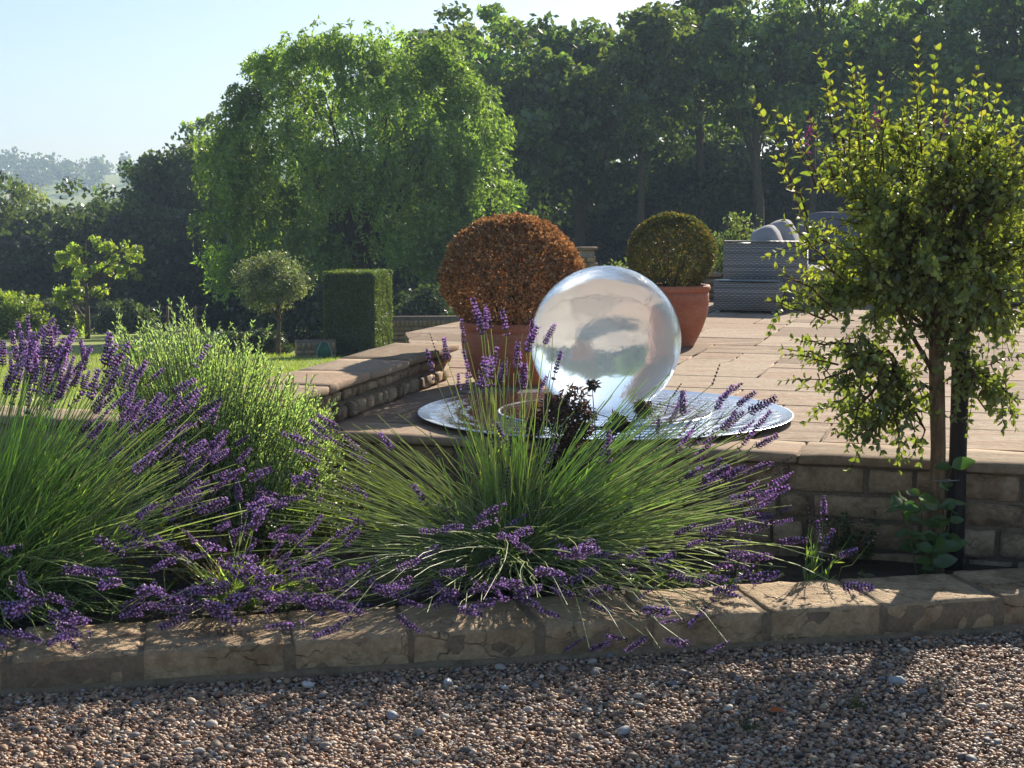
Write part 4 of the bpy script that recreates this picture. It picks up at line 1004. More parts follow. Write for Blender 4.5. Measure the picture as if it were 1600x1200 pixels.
# ------------------------------------------------------------------ standard tree, stake, suckers
TB = aty(1464, 893, 5.74); TB.z = .05
std = empty('standard_tree', TB, 0, 'small standard tree with slim pale trunk and mop of bright leaves at the right', 'tree')
tp = lambda px, py, dy=0.0: (lambda q: np.array([q.x - TB.x, q.y - TB.y, q.z - TB.z]))(aty(px, py, TB.y + dy))
mb = MB()
trunk = np.array([tp(1462, 900), tp(1463, 800), tp(1466, 700), tp(1464, 600), tp(1462, 520), tp(1458, 440), tp(1450, 360), tp(1445, 290)])
trunk[0, 2] = -.03
V, Fs = tubes(trunk[None], [.034, .030, .029, .030, .027, .022, .014, .006], 10); mb.add(V, Fs, (1.55, 1.35, 1.05))
CC = tp(1462, 375); CR = np.array([.63, .5, .53])
r = random.Random(8)
def curve(a, b, lift, n=7, wob=.012):
    m_ = a + (b - a) * .5 + np.array([0, 0, lift])
    P = np.array([(1 - t) ** 2 * a + 2 * t * (1 - t) * m_ + t * t * b for t in np.linspace(0, 1, n)])
    P[1:-1] += RNG.normal(0, wob, (n - 2, 3)); return P
limbs = []
for i in range(64):
    s = r.uniform(.0, 1); a = trunk[3] * (1 - s) + trunk[6] * s if s > .5 else trunk[3] * (1 - 2 * s) + trunk[5] * 2 * s * 1.0
    az = i * 2.4 + r.uniform(-.3, .3); el = r.uniform(-.85, 1.25); rr = r.uniform(.45, .95)
    b = CC + CR * rr * np.array([math.cos(az) * math.cos(el), math.sin(az) * math.cos(el), math.sin(el)])
    limbs.append(curve(a, b, r.uniform(.0, .12)))
# the low arching limb and hanging branches left of the trunk
limbs.append(curve(trunk[3], tp(1375, 590, -.05), -.06)); limbs.append(curve(tp(1375, 590, -.05), tp(1345, 520, -.1), .02))
for (px, py, dy) in ((1335, 660, -.1), (1365, 690, -.05), (1400, 695, -.12), (1430, 675, -.15), (1310, 630, .05), (1290, 590, -.1), (1415, 640, .1), (1345, 700, 0), (1440, 690, -.1), (1540, 640, -.05), (1570, 650, .02), (1520, 610, -.1), (1590, 630, 0), (1320, 560, -.1), (1260, 530, 0)):
    limbs.append(curve(tp(1400 if px < 1470 else 1500, 570), tp(px, py, dy), .05))
LP = np.array(limbs); V, Fs = tubes(LP, np.array([.011, .0095, .008, .007, .0055, .0042, .003]), 5); mb.add(V, Fs, (.85, .7, .52))
# twigs
tw = []
def twig(a, b, bend=.03): tw.append(curve(np.asarray(a), np.asarray(b), bend, 6, .006))
for li, lp in enumerate(LP):
    for k in range(15 if li < 64 else 9):
        t = r.uniform(1.5, 5.99); a = lp[int(t)] + (lp[int(t) + 1] - lp[int(t)]) * (t % 1) if int(t) < 6 else lp[6]
        od = unit((a - CC)[None])[0]; d = unit((rand_unit(1)[0] * .9 + od * .8 + np.array([0, 0, .25]))[None])[0]
        twig(a, a + d * r.uniform(.08, .24), r.uniform(-.02, .04))
ntw_in = len(tw)
shoots = [((1323, 75), (1345, 250), .0), ((1296, 118), (1320, 250), .03), ((1278, 85), (1308, 230), -.05), ((1350, 130), (1352, 260), -.1), ((1375, 120), (1372, 260), .1), ((1388, 150), (1375, 270), 0), ((1432, 68), (1440, 230), .02), ((1464, 80), (1458, 230), -.06), ((1425, 120), (1440, 240), -.1),
    ((1180, 160), (1262, 340), -.05), ((1215, 175), (1275, 290), .02), ((1235, 190), (1290, 300), -.08), ((1262, 180), (1310, 300), .1), ((1527, 110), (1500, 250), .05), ((1500, 130), (1490, 250), -.05), ((1542, 140), (1510, 260), 0), ((1572, 165), (1530, 300), -.03), ((1598, 190), (1540, 320), .05), ((1625, 200), (1560, 330), 0), ((1212, 250), (1280, 400), .05), ((1228, 345), (1300, 420), -.1), ((1215, 420), (1300, 480), -.15), ((1232, 450), (1310, 500), -.1), ((1205, 470), (1290, 500), -.12), ((1250, 400), (1320, 440), -.15), ((1225, 555), (1310, 570), -.1), ((1225, 545), (1290, 560), .0), ((1300, 655), (1350, 640), -.05), ((1345, 110), (1350, 220), .05), ((1410, 160), (1420, 250), -.12), ((1478, 150), (1470, 250), .08), ((1320, 150), (1330, 260), -.12), ((1560, 140), (1535, 250), .08)]
for (t_, b_, dy) in shoots: tw.append(curve(tp(*b_, dy), tp(*t_, dy), .02, 6, .006))
TW = np.array(tw); V, Fs = tubes(TW[:ntw_in], np.array([.0026, .0024, .002, .0017, .0013, .0008]), 3); mb.add(V, Fs, (.75, .48, .33))
V, Fs = tubes(TW[ntw_in:], np.array([.0042, .0036, .003, .0026, .002, .001]), 4); mb.add(V, Fs, (1.0, .55, .40))
mb.build('trunk', M['bark'], std, smooth=True)
# leaves in opposite pairs along every twig
LC, LD, LN, LL, LCOL, OUT = [], [], [], [], [], []
for i, P in enumerate(TW):
    shoot = i >= ntw_in; ln = np.linalg.norm(P[-1] - P[0]); npair = max(4, int(ln / (.038 if shoot else .028)))
    for k in range(npair + 1):
        t = (.12 + .88 * k / npair) * 4.999; a = P[int(t)] + (P[int(t) + 1] - P[int(t)]) * (t % 1); T = unit((P[int(t) + 1] - P[int(t)])[None])[0]
        ph = (k % 2) * hp + i; sx_ = unit(np.cross(T, [math.cos(ph), math.sin(ph), .3])[None])[0]
        crown_height = (a[2] - CC[2]) / CR[2]  # height within the crown; upper twig tips get the young leaf colour
        for sg in (-1, 1):
            tipf = k / npair
            d = unit((sx_ * sg * (1.0 - .4 * tipf) + T * (.55 + .5 * tipf) + RNG.normal(0, .18, 3) + np.array([0, 0, -.1 if not shoot else .1]))[None])[0]
            LC.append(a); LD.append(d); LN.append(unit((T + np.array([0, 0, .5]) + RNG.normal(0, .3, 3))[None])[0])
            LL.append((.046 if shoot else .038) * RNG.uniform(.7, 1.2) * (1 - .35 * tipf))
            yng = (tipf > .6) and (crown_height > -.3); c = np.array((.32, .34, .065)) if (yng or shoot) else np.array((.18, .215, .055))
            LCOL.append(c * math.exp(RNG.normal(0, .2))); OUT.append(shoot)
LC, LD, LN, LL, LCOL, OUT = map(np.array, (LC, LD, LN, LL, LCOL, OUT))
sel = np.where(OUT)[0]; sel = sel[np.argsort(-LL[sel])][:290]; mask = np.ones(len(LC), bool); mask[sel] = False
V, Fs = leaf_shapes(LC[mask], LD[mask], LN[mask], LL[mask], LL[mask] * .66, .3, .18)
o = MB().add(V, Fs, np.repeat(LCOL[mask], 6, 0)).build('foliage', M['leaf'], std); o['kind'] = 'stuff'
def leaf_mesh(col, wid=.62, fold=.3, curl=.2, name='leaf', mat='leaf', seg=4):
    """one leaf, length 1 along +Y, folded on its rib, wavy edge"""
    m = MB(); s = np.linspace(0, 1, seg + 2); wd = wid * np.sin(np.pi * s ** .8) ** .85 * .5; V = []
    for t, w_ in zip(s, wd): z = -curl * t * t; V += [(-w_, t, z + fold * w_ + .03 * math.sin(t * 9)), (0, t, z), (w_, t, z + fold * w_ - .03 * math.sin(t * 8))]
    Fs = [(3 * i + j, 3 * i + j + 1, 3 * i + j + 4, 3 * i + j + 3) for i in range(seg + 1) for j in (0, 1)]
    return m.add(V, Fs, col).mesh(name, M[mat], True)
def leaf_matrix(c, d, n, L):
    y = Vector(d).normalized(); x = y.cross(Vector(n)).normalized(); z = x.cross(y)
    return Matrix.Translation(Vector(c)) @ Matrix((x, y, z)).transposed().to_4x4() @ Matrix.Scale(float(L), 4)
lms = [leaf_mesh(c, .68, .3, .2) for c in ((.30, .34, .07), (.25, .32, .07), (.38, .34, .08), (.22, .29, .06))]
for i in sel:
    o = link('leaf', lms[int(RNG.integers(4))], std); o.matrix_basis = leaf_matrix(LC[i], LD[i], LN[i], LL[i])
# purple blossom clusters
fm = MB()
for k in range(26):
    c = RNG.normal(0, 1, 3) * np.array([.012, .012, .022]); V, Fs = rhombs(c[None] + RNG.normal(0, .002, (3, 3)), rand_unit(3), rand_unit(3), .009, .006); fm.add(V, Fs, (.28, .07, .19))
fme = fm.mesh('blossom', M['flower'])
for (px, py, dy) in ((1265, 212, -.1), (1367, 186, -.1), (1475, 198, -.15), (1372, 196, -.12), (1500, 212, -.1)): link('blossom', fme, std, tuple(tp(px, py, dy)), None, 1.0 if px == 1265 else .8)
V, Fs = tubes(np.array([[tp(1458, 750, -.04), tp(1470, 752, -.045), tp(1490, 751, -.03), tp(1500, 750, .03), tp(1478, 749, .05), tp(1458, 749, .04), tp(1457, 750, -.03)]]), np.full(7, .002), 5); MB().add(V, Fs).build('tie_wire', M['grey_metal'], std, smooth=True)
# stake
q = aty(1493, 898, 5.78)
V, Fs = lathe([(.001, -.1), (.036, -.1), (.037, .2), (.034, .5), (.035, .8), (.034, .97), (.026, .99), (.001, .995)], 14)
V = np.array([v * (1 + .04 * noise.noise(Vector(v) * 12)) if abs(v[0]) > .01 else v for v in V])
o = MB().add(V, Fs).build('tree_stake', M['stake'], None, smooth=True); o.location = (q.x, 5.80, .05); o.rotation_euler = (0, -.004, 0); tag(o, 'round black timber stake tied to the standard tree', 'stake')
# sucker shoots round the foot
def leafy_plant(name, label, base, stems, leaf_L, cols, wid=.55, cat='plant', pairs=4, mat='leaf', gap=1.0):
    e = empty(name, base, 0, label, cat); P = np.array(stems); V, Fs = tubes(P, np.linspace(.0035, .0015, P.shape[1]), 5); MB().add(V, Fs, (.13, .13, .05)).build('stem', M['twig'], e, smooth=True)
    lm = [leaf_mesh(c, wid, .28, .25, mat=mat, seg=5) for c in cols]; k = P.shape[1]
    for i, st in enumerate(P):
        for j in range(pairs):
            t = (.28 + .72 * j / max(1, pairs - 1)) * (k - 1.001); a = st[int(t)] + (st[int(t) + 1] - st[int(t)]) * (t % 1); T = unit((st[int(t) + 1] - st[int(t)])[None])[0]
            az = i * 1.1 + j * hp + RNG.uniform(-.4, .4)
            for sg in (0, math.pi):
                d = np.array([math.cos(az + sg), math.sin(az + sg) * .8, RNG.uniform(-.1, .5)]); L = leaf_L * RNG.uniform(.7, 1.15)
                o = link('leaf', lm[int(RNG.integers(len(lm)))], e); o.matrix_basis = leaf_matrix(a, d, np.array([0, -.75, .75]) + RNG.normal(0, .35, 3), L)
    return e
sb_ = Vector(aty(1450, 900, 5.70)); sb_.z = .06
sp_ = lambda px, py, dy=0: np.array([aty(px, py, 5.66 + dy).x - sb_.x, 5.66 + dy - sb_.y, aty(px, py, 5.66 + dy).z - sb_.z])
def stemc(pts, n=6):
    pts = np.array(pts); t = np.linspace(0, len(pts) - 1.001, n); return np.array([pts[int(s)] + (pts[int(s) + 1] - pts[int(s)]) * (s % 1) for s in t])
leafy_plant('sucker_shoots', 'broad-leaved green sucker shoots growing up round the foot of the stake', sb_, [stemc([sp_(1462, 897), sp_(1470, 830), sp_(1468, 790), sp_(1487, 730)]), stemc([sp_(1432, 897), sp_(1425, 850), sp_(1418, 810), sp_(1405, 778)]), stemc([sp_(1445, 897), sp_(1440, 850), sp_(1442, 815), sp_(1436, 775)]), stemc([sp_(1470, 897, .03), sp_(1478, 850, .03), sp_(1484, 810, .02), sp_(1492, 788, 0)]), stemc([sp_(1455, 898, -.02), sp_(1458, 885, -.03), sp_(1456, 870, -.05), sp_(1462, 850, -.06)])],
    .088, [(.075, .15, .03), (.09, .17, .032), (.06, .13, .028)], .6, pairs=5)
for (px, py, lab) in ((1347, 892, 'tiny pale seedling at the back edge of the kerb'),):
    b = aty(px, py, 5.55); b.z = .075
    leafy_plant('seedling', lab, b, [[(0, 0, 0), (.002, 0, .015), (.0, 0, .03)], [(0, 0, 0), (.005, 0, .01), (.012, 0, .018)]], .035, [(.20, .21, .09), (.15, .18, .06)], .5, pairs=2)

# ------------------------------------------------------------------ lavender
def spike_mesh(kind, seed):
    r = np.random.default_rng(seed); m = MB(); nw = {0: 9, 1: 8, 2: 6}[kind]; rad = {0: .16, 1: .12, 2: .075}[kind]
    V, Fs = tubes(np.array([[(0, 0, -.08), (0, 0, .5), (0, 0, .97)]]), [.022, .02, .008], 3); m.add(V, Fs, (.07, .075, .06))
    for k in range(nw):
        z = k / nw if kind != 1 or k > 0 else -.14
        rr = rad * (1 - .45 * (k / nw) ** 1.5) * r.uniform(.85, 1.15); nf = 7 if kind < 2 else 5
        for j in range(nf):
            a = j * 6.283 / nf + k * .5 + r.uniform(-.2, .2); d = np.array([math.cos(a), math.sin(a), .75]); d /= np.linalg.norm(d)
            b = np.array([math.cos(a) * rr * .2, math.sin(a) * rr * .2, z]); s = np.cross(d, [0, 0, 1]); s /= np.linalg.norm(s); n_ = np.cross(s, d); L = rr * 1.15; wd = .034
            q = np.array([b, b + d * L * .5 + s * wd, b + d * L * .5 - s * wd * .5 + n_ * wd, b + d * L * .5 - s * wd * .5 - n_ * wd, b + d * L])
            cc = (.17, .10, .21) if kind < 2 else (.085, .07, .095); m.add(q, [[0, 1, 2], [0, 2, 3], [0, 3, 1], [4, 2, 1], [4, 3, 2], [4, 1, 3]], np.array(cc) * r.uniform(.7, 1.3))
            if kind < 2 and r.uniform() < (.6 if kind == 0 else .4):           # open floret
                c = b + d * L * 1.05; pr = .05 * r.uniform(.8, 1.3); u1 = s; u2 = n_
                q = np.array([c, c + u1 * pr + d * .02, c + u2 * pr + d * .03, c - u1 * pr + d * .02, c - u2 * pr + d * .03]); m.add(q, [[0, 1, 2], [0, 2, 3], [0, 3, 4], [0, 4, 1]], np.array((.45, .28, .60)) * r.uniform(.75, 1.25))
    return m.mesh('flower_spike', M['flower'])
SPK = [[spike_mesh(k, k * 10 + j) for j in range(3)] for k in range(3)]
def stem_paths(base, n, az, tilt, L, droop, spread, k=8, clampz=True):
    s = np.linspace(0, 1, k); tl = tilt[:, None] + droop[:, None] * s[None] ** 1.6
    seg = L[:, None] / (k - 1); h = np.concatenate([np.zeros((n, 1)), np.cumsum(np.sin(tl[:, :-1]) * seg, 1)], 1); z = np.concatenate([np.zeros((n, 1)), np.cumsum(np.cos(tl[:, :-1]) * seg, 1)], 1)
    r0 = np.abs(RNG.normal(0, 1, n)) * spread; a0 = RNG.uniform(0, 6.28, n)
    wob = np.cumsum(RNG.normal(0, .035, (n, k)), 1) * s[None] * L[:, None] * .5
    P = np.stack([base[0] + r0[:, None] * np.cos(a0)[:, None] + h * np.cos(az)[:, None] - wob * np.sin(az)[:, None], base[1] + r0[:, None] * np.sin(a0)[:, None] * .8 + h * np.sin(az)[:, None] + wob * np.cos(az)[:, None], base[2] + z], -1)
    if clampz: P[..., 2] = np.maximum(P[..., 2], kz(P[..., 0], P[..., 1]) + .012 + RNG.uniform(0, .07, (n, 1)) * s[None])
    return P
def keep_front(P, lim=.06):
    """stems must not pass into the wall: slide them forward of its face"""
    v = (P[..., 0] - O2.x) * Vv.x + (P[..., 1] - O2.y) * Vv.y
    over = np.where(P[..., 2] < ZP + .02, np.maximum(0, v + .03), 0.0)
    P[..., 0] -= over * Vv.x; P[..., 1] -= over * Vv.y
    return P
def lavender(name, label, base, groups, n_leaf, mound, group='lavender plants', seed=0, extra_tips=None):
    e = empty(name, (base[0], base[1], .06), 0, label, 'lavender', group); B = np.array((base[0], base[1], .06))
    allP, allR, allC, tips = [], [], [], []
    for g in groups:
        n = g['n']; az = np.radians(RNG.uniform(*g['az'], n)); tilt = np.radians(RNG.uniform(*g['tilt'], n)); L = RNG.uniform(*g['L'], n); dr = np.radians(RNG.uniform(*g['droop'], n))
        P = keep_front(stem_paths(g.get('base', base), n, az, tilt, L, dr, g.get('spread', .07)))
        allP.append(P); c = np.asarray(g.get('col', (.13, .18, .05))); allC.append(c * np.exp(RNG.normal(0, .22, (n, 1))))
        f = RNG.uniform(size=n) < g['flower']; tips += [(P[i], g.get('kinds', (0, 1, 2))) for i in np.where(f)[0]]
    P = np.concatenate(allP); C = np.concatenate(allC); k = P.shape[1]
    V, Fs = tubes(P - B, .0024 * np.linspace(1.1, .7, k), 3); o = MB().add(V, Fs, np.repeat(C, k * 3, 0)).build('stems', M['stem'], e, smooth=True); o['kind'] = 'stuff'
    if len(tips) > 295: tips = [tips[i] for i in RNG.choice(len(tips), 295, replace=False)]
    for (P_, kinds) in tips:
        d = Vector(P_[-1] - P_[-2]).normalized(); kd_ = int(RNG.choice(kinds)); L = RNG.uniform(.07, .12) * (1.0 if kd_ < 2 else .85)
        d = (d + Vector((RNG.normal(0, .25), .15, .45 * RNG.uniform(0, 1))) + Vector(RNG.normal(0, .1, 3))).normalized()
        if d.y < -.45: d = Vector((RNG.choice([-1, 1]) * RNG.uniform(.5, 1.0), -.25, RNG.uniform(-.55, .35))).normalized()      # lolling sideways or hanging
        o = link('flower_spike', SPK[kd_][int(RNG.integers(3))], e); th = L * RNG.uniform(.6, .95)
        o.matrix_basis = Matrix.Translation(Vector(P_[-1] - B)) @ d.to_track_quat('Z', 'Y').to_matrix().to_4x4() @ Matrix.Rotation(RNG.uniform(0, 6.28), 4, 'Z') @ Matrix.Diagonal((th, th, L, 1))
    # leafy base: narrow leaves up the lower part of the stems and on a mound
    m = MB(); ii = RNG.integers(0, len(P), n_leaf); t = RNG.uniform(0, 1, n_leaf) ** 1.3 * .55 * (k - 1); i0 = t.astype(int); f = (t - i0)[:, None]
    Cc = P[ii, i0] * (1 - f) + P[ii, i0 + 1] * f; T = unit(P[ii, i0 + 1] - P[ii, i0]); D = unit(T * .9 + rand_unit(n_leaf) * .55 + np.array([0, 0, .1])); L = RNG.uniform(.035, .085, n_leaf)
    V, Fs = leaf_shapes(Cc - B, D, rand_unit(n_leaf), L, .0062, .3, .12); m.add(V, Fs, vcol((.24, .36, .09), n_leaf, 6, .28, .1))
    if mound:
        n2 = mound[3]; d = rand_unit(n2); d[:, 2] = np.abs(d[:, 2]); Cc = d * np.array(mound[:3]) * (RNG.uniform(.15, 1, n2) ** .6)[:, None] + np.array([0, 0, .0])
        Cw = keep_front(Cc + B); Cc = Cw - B
        D = unit(d + rand_unit(n2) * .7 + np.array([0, 0, .3])); L = RNG.uniform(.03, .07, n2); V, Fs = leaf_shapes(Cc, D, rand_unit(n2), L, .0055, .3, .12); m.add(V, Fs, vcol((.20, .31, .08), n2, 6, .3, .1))
    o = m.build('leaves', M['stem'], e); o['kind'] = 'stuff'
    return e
def bedpt(px, py, Y): q = aty(px, py, Y); return np.array((q.x, Y, .06))
cb = bedpt(800, 890, 5.58); cb[2] = .13
GRN = (.33, .48, .14); PALE = (.46, .52, .26)
lavender('lavender_plant', 'sprawling lavender in the middle of the bed, its stems fanning out before the glass sphere', cb, [
    dict(n=190, az=(0, 360), tilt=(2, 24), L=(.30, .62), droop=(0, 14), flower=.0, col=GRN, spread=.09),
    dict(n=46, az=(205, 335), tilt=(66, 86), L=(.95, 1.22), droop=(15, 55), flower=1.0, col=PALE, spread=.12, kinds=(0, 0, 1)),
    dict(n=46, az=(150, 390), tilt=(8, 60), L=(.28, .62), droop=(0, 14), flower=1.0, col=PALE, spread=.10, kinds=(1, 2, 2)),
    dict(n=70, az=(0, 360), tilt=(10, 80), L=(.06, .18), droop=(0, 30), flower=.0, col=(.16, .10, .075), spread=.10),
    dict(n=44, az=(60, 300), tilt=(2, 22), L=(.68, .93), droop=(0, 6), flower=.95, col=PALE, spread=.08, kinds=(0, 1, 1, 2)),
    dict(n=210, az=(-25, 25), tilt=(30, 70), L=(.45, .95), droop=(5, 25), flower=.0, col=GRN, spread=.10),
    dict(n=90, az=(-32, 22), tilt=(48, 78), L=(.78, 1.08), droop=(0, 14), flower=.95, col=PALE, spread=.10, kinds=(0, 0, 1, 2)),
    dict(n=130, az=(155, 205), tilt=(35, 75), L=(.45, .85), droop=(5, 25), flower=.0, col=PALE, spread=.10),
    dict(n=58, az=(158, 215), tilt=(45, 80), L=(.72, .98), droop=(2, 20), flower=.95, col=PALE, spread=.10, kinds=(0, 1, 2, 2)),
    dict(n=170, az=(205, 335), tilt=(55, 88), L=(.35, .72), droop=(15, 45), flower=.12, col=PALE, spread=.12, kinds=(0, 2)),
    dict(n=125, az=(195, 345), tilt=(60, 88), L=(.62, 1.08), droop=(10, 50), flower=.95, col=PALE, spread=.12, kinds=(0, 0, 1)),
], 3800, (.28, .22, .20, 1500), seed=1)
lb = bedpt(-30, 860, 5.25); lb[2] = .12
lavender('lavender_plant', 'dense flowering lavender clump at the left edge, leaning right over the bed', lb, [
    dict(n=420, az=(-60, 60), tilt=(10, 60), L=(.40, .75), droop=(0, 25), flower=.0, col=GRN, spread=.16),
    dict(n=120, az=(-20, 75), tilt=(8, 42), L=(.72, .95), droop=(0, 14), flower=.97, col=GRN, spread=.16, kinds=(0, 0, 1)),
    dict(n=88, az=(-25, 40), tilt=(40, 72), L=(.75, 1.02), droop=(0, 20), flower=.95, col=PALE, spread=.14, kinds=(0, 0, 1, 2)),
    dict(n=70, az=(-75, 0), tilt=(55, 88), L=(.45, .85), droop=(10, 40), flower=.35, col=PALE, spread=.14, kinds=(0, 0, 1)),
    dict(n=22, az=(-80, -20), tilt=(62, 84), L=(.7, .95), droop=(15, 50), flower=1.0, col=PALE, spread=.14, kinds=(0, 0, 1)),
    dict(n=160, az=(90, 270), tilt=(10, 70), L=(.40, .8), droop=(0, 25), flower=.25, col=GRN, spread=.16),
], 8000, (.38, .30, .26, 3000), seed=2)
mb_ = bedpt(365, 930, 5.12); mb_[2] = .09
lavender('lavender_plant', 'low woody lavender with brown old stems flowering onto the kerb between the two big ones', mb_, [
    dict(n=60, az=(0, 360), tilt=(5, 60), L=(.12, .28), droop=(0, 20), flower=.0, col=(.20, .14, .085), spread=.07),
    dict(n=44, az=(230, 370), tilt=(40, 85), L=(.22, .50), droop=(0, 35), flower=1.0, col=PALE, spread=.09, kinds=(0, 0, 0, 1)),
    dict(n=16, az=(60, 240), tilt=(15, 60), L=(.2, .42), droop=(0, 20), flower=.9, col=PALE, spread=.08, kinds=(0, 1)),
], 500, None, seed=3)
sl = bedpt(1262, 905, 5.42); sl[2] = .07
lavender('lavender_plant', 'small upright lavender sprig at the right end of the planting', sl, [dict(n=11, az=(-70, 120), tilt=(4, 38), L=(.14, .27), droop=(0, 10), flower=1.0, col=(.15, .21, .06), spread=.03, kinds=(1, 2, 2))], 90, None, seed=4)

# ------------------------------------------------------------------ rosemary, herbs, dead plant, weeds
def rosemary():
    b0 = bedpt(330, 800, 6.15); e = empty('rosemary_bush', (b0[0], b0[1], .05), 0, 'pale green upright rosemary bush behind the left lavender', 'shrub')
    n = 540; px = RNG.uniform(165, 535, n); dy = RNG.uniform(-.35, .35, n); base = []; tops = []
    for i in range(n):
        env = np.interp(px[i], [165, 185, 230, 300, 360, 400, 440, 500, 535], [530, 505, 508, 500, 518, 535, 570, 610, 680]); py = env + abs(RNG.normal(0, 55)) - (RNG.uniform(20, 45) if RNG.uniform() < .12 else 0)
        Y = 6.12 + dy[i]; q = aty(px[i], py, Y); tops.append((q.x - b0[0], Y - b0[1], q.z - .05)); bx = (q.x - b0[0]) * .6 + RNG.normal(0, .05); base.append((bx, (Y - b0[1]) * .6, .0))
    base = np.array(base); tops = np.array(tops); s = np.linspace(0, 1, 7)[None, :, None]; lin = base[:, None] + (tops - base)[:, None] * s; lin[..., :2] += RNG.normal(0, .012, (n, 7, 2)); lin[..., 0] -= .05 * np.sin(s[..., 0] * 3.14) * np.sign(tops[:, 0:1])
    Bv = np.array((b0[0], b0[1], .05)); lin = keep_front(lin + Bv) - Bv
    V, Fs = tubes(lin, np.linspace(.004, .0015, 7), 4); MB().add(V, Fs, (.15, .16, .08)).build('stems', M['stem'], e, smooth=True)['kind'] = 'stuff'
    m = 110; t = RNG.uniform(.15, 1, (n, m)) * 5.999; i0 = t.astype(int); f = (t - i0)[..., None]; ii = np.arange(n)[:, None]
    C = (lin[ii, i0] * (1 - f) + lin[ii, i0 + 1] * f).reshape(-1, 3); T = unit((lin[ii, i0 + 1] - lin[ii, i0]).reshape(-1, 3)); k = len(C); rd = rand_unit(k); rd -= T * (rd * T).sum(1, keepdims=True)
    D = unit(T * .85 + unit(rd) * .65); L = RNG.uniform(.016, .032, k) * (1.1 - .35 * (t.reshape(-1) / 6)); V, Fs = leaf_shapes(C, D, rand_unit(k), L, .0048, .2, .05)
    MB().add(V, Fs, vcol((.33, .45, .23), k, 6, .22, .08)).build('leaves', M['stem'], e)['kind'] = 'stuff'
rosemary()
def herb(name, label, px, py, Y, h, spread, nst, leafL, col, nl, mat='leaf', tiltmax=40):
    b = bedpt(px, py, Y); e = empty(name, (b[0], b[1], .06), 0, label, 'herb'); az = RNG.uniform(0, 6.28, nst); P = keep_front(stem_paths(b, nst, az, np.radians(RNG.uniform(0, tiltmax, nst)), RNG.uniform(.5, 1, nst) * h, np.radians(RNG.uniform(-10, 15, nst)), spread, 6)) - np.array((b[0], b[1], .06))
    V, Fs = tubes(P, np.linspace(.0025, .0012, 6), 3); MB().add(V, Fs, (.14, .15, .06)).build('stems', M['stem'], e)['kind'] = 'stuff'
    t = RNG.uniform(.2, 1, (nst, nl)) * 4.999; i0 = t.astype(int); f = (t - i0)[..., None]; ii = np.arange(nst)[:, None]; C = (P[ii, i0] * (1 - f) + P[ii, i0 + 1] * f).reshape(-1, 3); k = len(C)
    D = rand_unit(k); D[:, 2] = np.abs(D[:, 2]) * .6; Nn = rand_unit(k) * .6 + np.array([0, 0, 1]); L = RNG.uniform(.6, 1.2, k) * leafL; V, Fs = leaf_shapes(C, D, Nn, L, L * .62, .25, .2)
    MB().add(V, Fs, vcol(col, k, 6, .25, .12)).build('leaves', M[mat], e)['kind'] = 'stuff'
herb('oregano_plant', 'yellow-green small-leaved herb between rosemary and the middle lavender', 500, 880, 6.0, .52, .11, 46, .020, (.19, .23, .045), 46)
herb('oregano_plant', 'low green herb under the rosemary', 430, 880, 5.75, .34, .12, 46, .022, (.12, .18, .045), 40)
herb('strawberry_plant', 'russet and yellow leaved herb beside the left lavender', 285, 900, 5.5, .34, .13, 40, .026, (.20, .17, .035), 34, tiltmax=60)
herb('ground_weed', 'dark leafy weeds on the soil under the left lavender', 190, 950, 5.15, .14, .22, 60, .03, (.055, .10, .025), 12, tiltmax=75)
herb('ground_weed', 'shaded weed at the foot of the retaining wall', 1335, 850, 5.85, .22, .06, 26, .022, (.06, .10, .03), 20, tiltmax=35)
herb('ground_weed', 'dark weeds in the shade under the middle lavender', 880, 930, 5.6, .16, .25, 60, .03, (.07, .12, .03), 14, tiltmax=70)
herb('ground_weed', 'green weeds along the back of the kerb below the low woody lavender', 480, 985, 5.22, .12, .20, 60, .028, (.10, .16, .04), 12, tiltmax=75)
herb('ground_weed', 'mat of small weeds behind the kerb right of the middle lavender', 1090, 945, 5.45, .10, .20, 60, .024, (.08, .13, .035), 12, tiltmax=75)
herb('ground_weed', 'few small weeds behind the kerb at the left picture edge', 60, 1000, 4.98, .12, .22, 60, .028, (.09, .14, .035), 12, tiltmax=75)
# dead plant with dark wilted heads
b = bedpt(900, 830, 6.02); e = empty('wilted_plant', (b[0], b[1], .06), 0, 'dead plant with dark brown wilted heads in front of the sphere', 'plant')
dp = lambda px, py, Y=6.02: np.array([aty(px, py, Y).x - b[0], Y - b[1], aty(px, py, Y).z - .06])
heads = [(895, 625, .042), (868, 640, .036), (912, 650, .036), (880, 660, .036), (905, 672, .030), (842, 650, .030), (835, 668, .026), (965, 655, .022), (975, 662, .018), (1006, 640, .020), (1002, 632, .016), (955, 668, .016), (925, 600, .014), (862, 625, .022), (890, 690, .03), (860, 700, .03), (915, 705, .03), (945, 715, .022), (850, 720, .03), (880, 735, .035), (910, 740, .03)]
S_, m = [], MB(); 
for i, (px, py, rr) in enumerate(heads):
    Yh = 6.02 + RNG.uniform(-.06, .05); t = dp(px, py, Yh); a = np.array([RNG.uniform(-.06, .06), RNG.uniform(-.03, .03), 0]); mid = dp(px * .5 + 930 * .5 + RNG.uniform(-15, 15), 690, Yh); S_.append(stemc([a, (a + mid) / 2 + np.array([.01, 0, 0]), mid, t], 8)); rr *= 1.65; n = int(120 * (rr / .045) ** 1.5) + 20
    C = t + rand_unit(n) * (RNG.uniform(.1, 1, n) ** .5)[:, None] * rr; D = unit(rand_unit(n) + np.array([0, 0, -.7])); V, Fs = leaf_shapes(C, D, rand_unit(n), RNG.uniform(.018, .034, n), RNG.uniform(.005, .011, n), .7, .4); m.add(V, Fs, vcol((.085, .055, .042), n, 6, .4, .1))
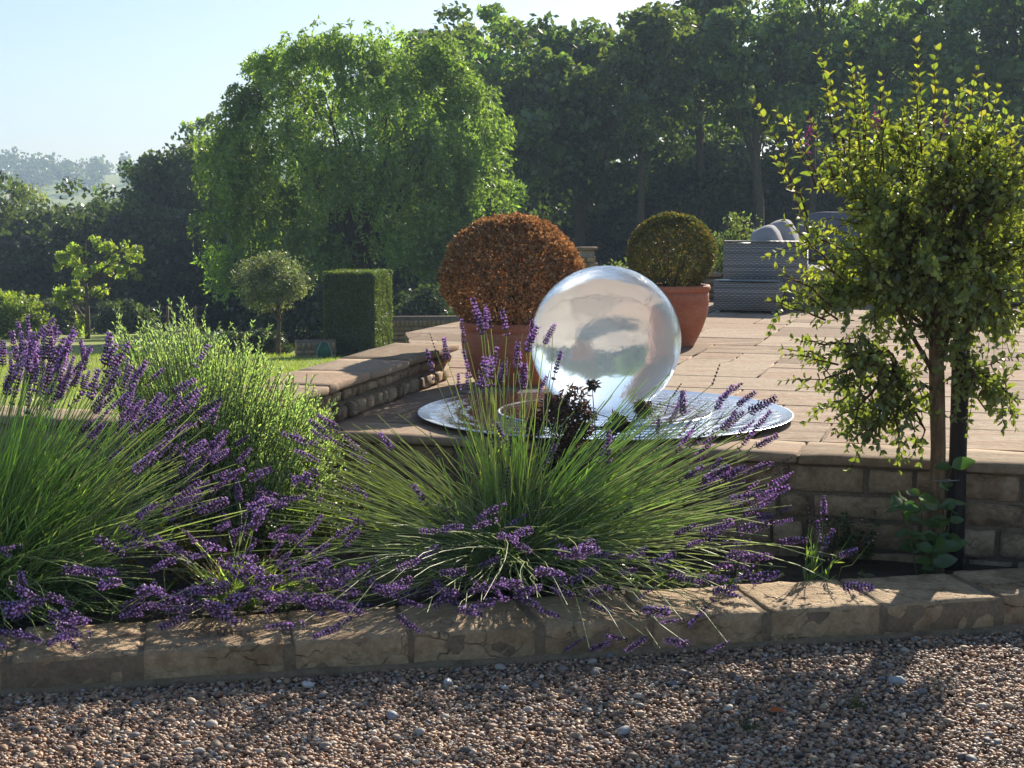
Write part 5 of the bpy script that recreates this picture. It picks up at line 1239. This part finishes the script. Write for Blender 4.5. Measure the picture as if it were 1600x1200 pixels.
for k in range(14): S_.append(stemc([np.array([RNG.uniform(-.1, .1), 0, .15]), dp(RNG.uniform(850, 1000), RNG.uniform(690, 740)), dp(RNG.uniform(830, 1010), RNG.uniform(640, 700)), dp(RNG.uniform(830, 1010), RNG.uniform(605, 690))], 8))
V, Fs = tubes(keep_front(np.array(S_) + np.array((b[0], b[1], .06))) - np.array((b[0], b[1], .06)), np.linspace(.0045, .0016, 8), 4); MB().add(V, Fs, (.075, .05, .036)).build('stem', M['twig'], e, smooth=True)
m.build('wilted_leaves', M['leaf_dry'], e)['kind'] = 'stuff'
# weeds and a fallen leaf on the gravel
for i, (px, py, lab) in enumerate(((1168, 1140, 'thin green weed growing through the gravel below the orange leaf'), (1338, 1105, 'small grass tuft in the gravel right of the orange leaf'))):
    q = onz(px, py, 0); e = empty('gravel_weed', (q.x, q.y, 0), 0, lab, 'weed'); n = 46; az = RNG.uniform(0, 6.28, n); P = stem_paths(np.zeros(3), n, az, np.radians(RNG.uniform(5, 75, n)), RNG.uniform(.02, .06, n), np.radians(RNG.uniform(0, 30, n)), .03 if i == 0 else .015, 5, False)
    V, Fs = tubes(P, np.linspace(.0014, .0004, 5), 3); MB().add(V, Fs, (.12, .15, .05)).build('blades', M['stem'], e)['kind'] = 'stuff'
q = onz(1213, 1113, .012); e = tag(link('fallen_leaf', leaf_mesh((.62, .14, .03), .55, .5, .25, name='fallen_leaf', mat='leaf_dry', seg=6), None), 'single orange fallen leaf on the gravel', 'leaf')
e.matrix_basis = leaf_matrix((q.x - .02, q.y, .016), (1, .15, .1), (0, -.3, 1), .048)

# ------------------------------------------------------------------ haze
V, Fs = box_grid(1, 1, 1)
hm, t, o_ = newmat('haze_air'); pv = t.nodes.new('ShaderNodeVolumePrincipled'); pv.inputs['Density'].default_value = .0009; pv.inputs['Color'].default_value = (.58, .77, 1.0, 1); pv.inputs['Anisotropy'].default_value = .15
t.links.new(pv.outputs[0], o_.inputs['Volume'])
o = MB().add(V * np.array([1000, 560, 40]) + np.array([0, 470, 21]), Fs).build('haze', hm); tag(o, 'thin morning haze in the air over the garden and valley', 'haze', kind='stuff')
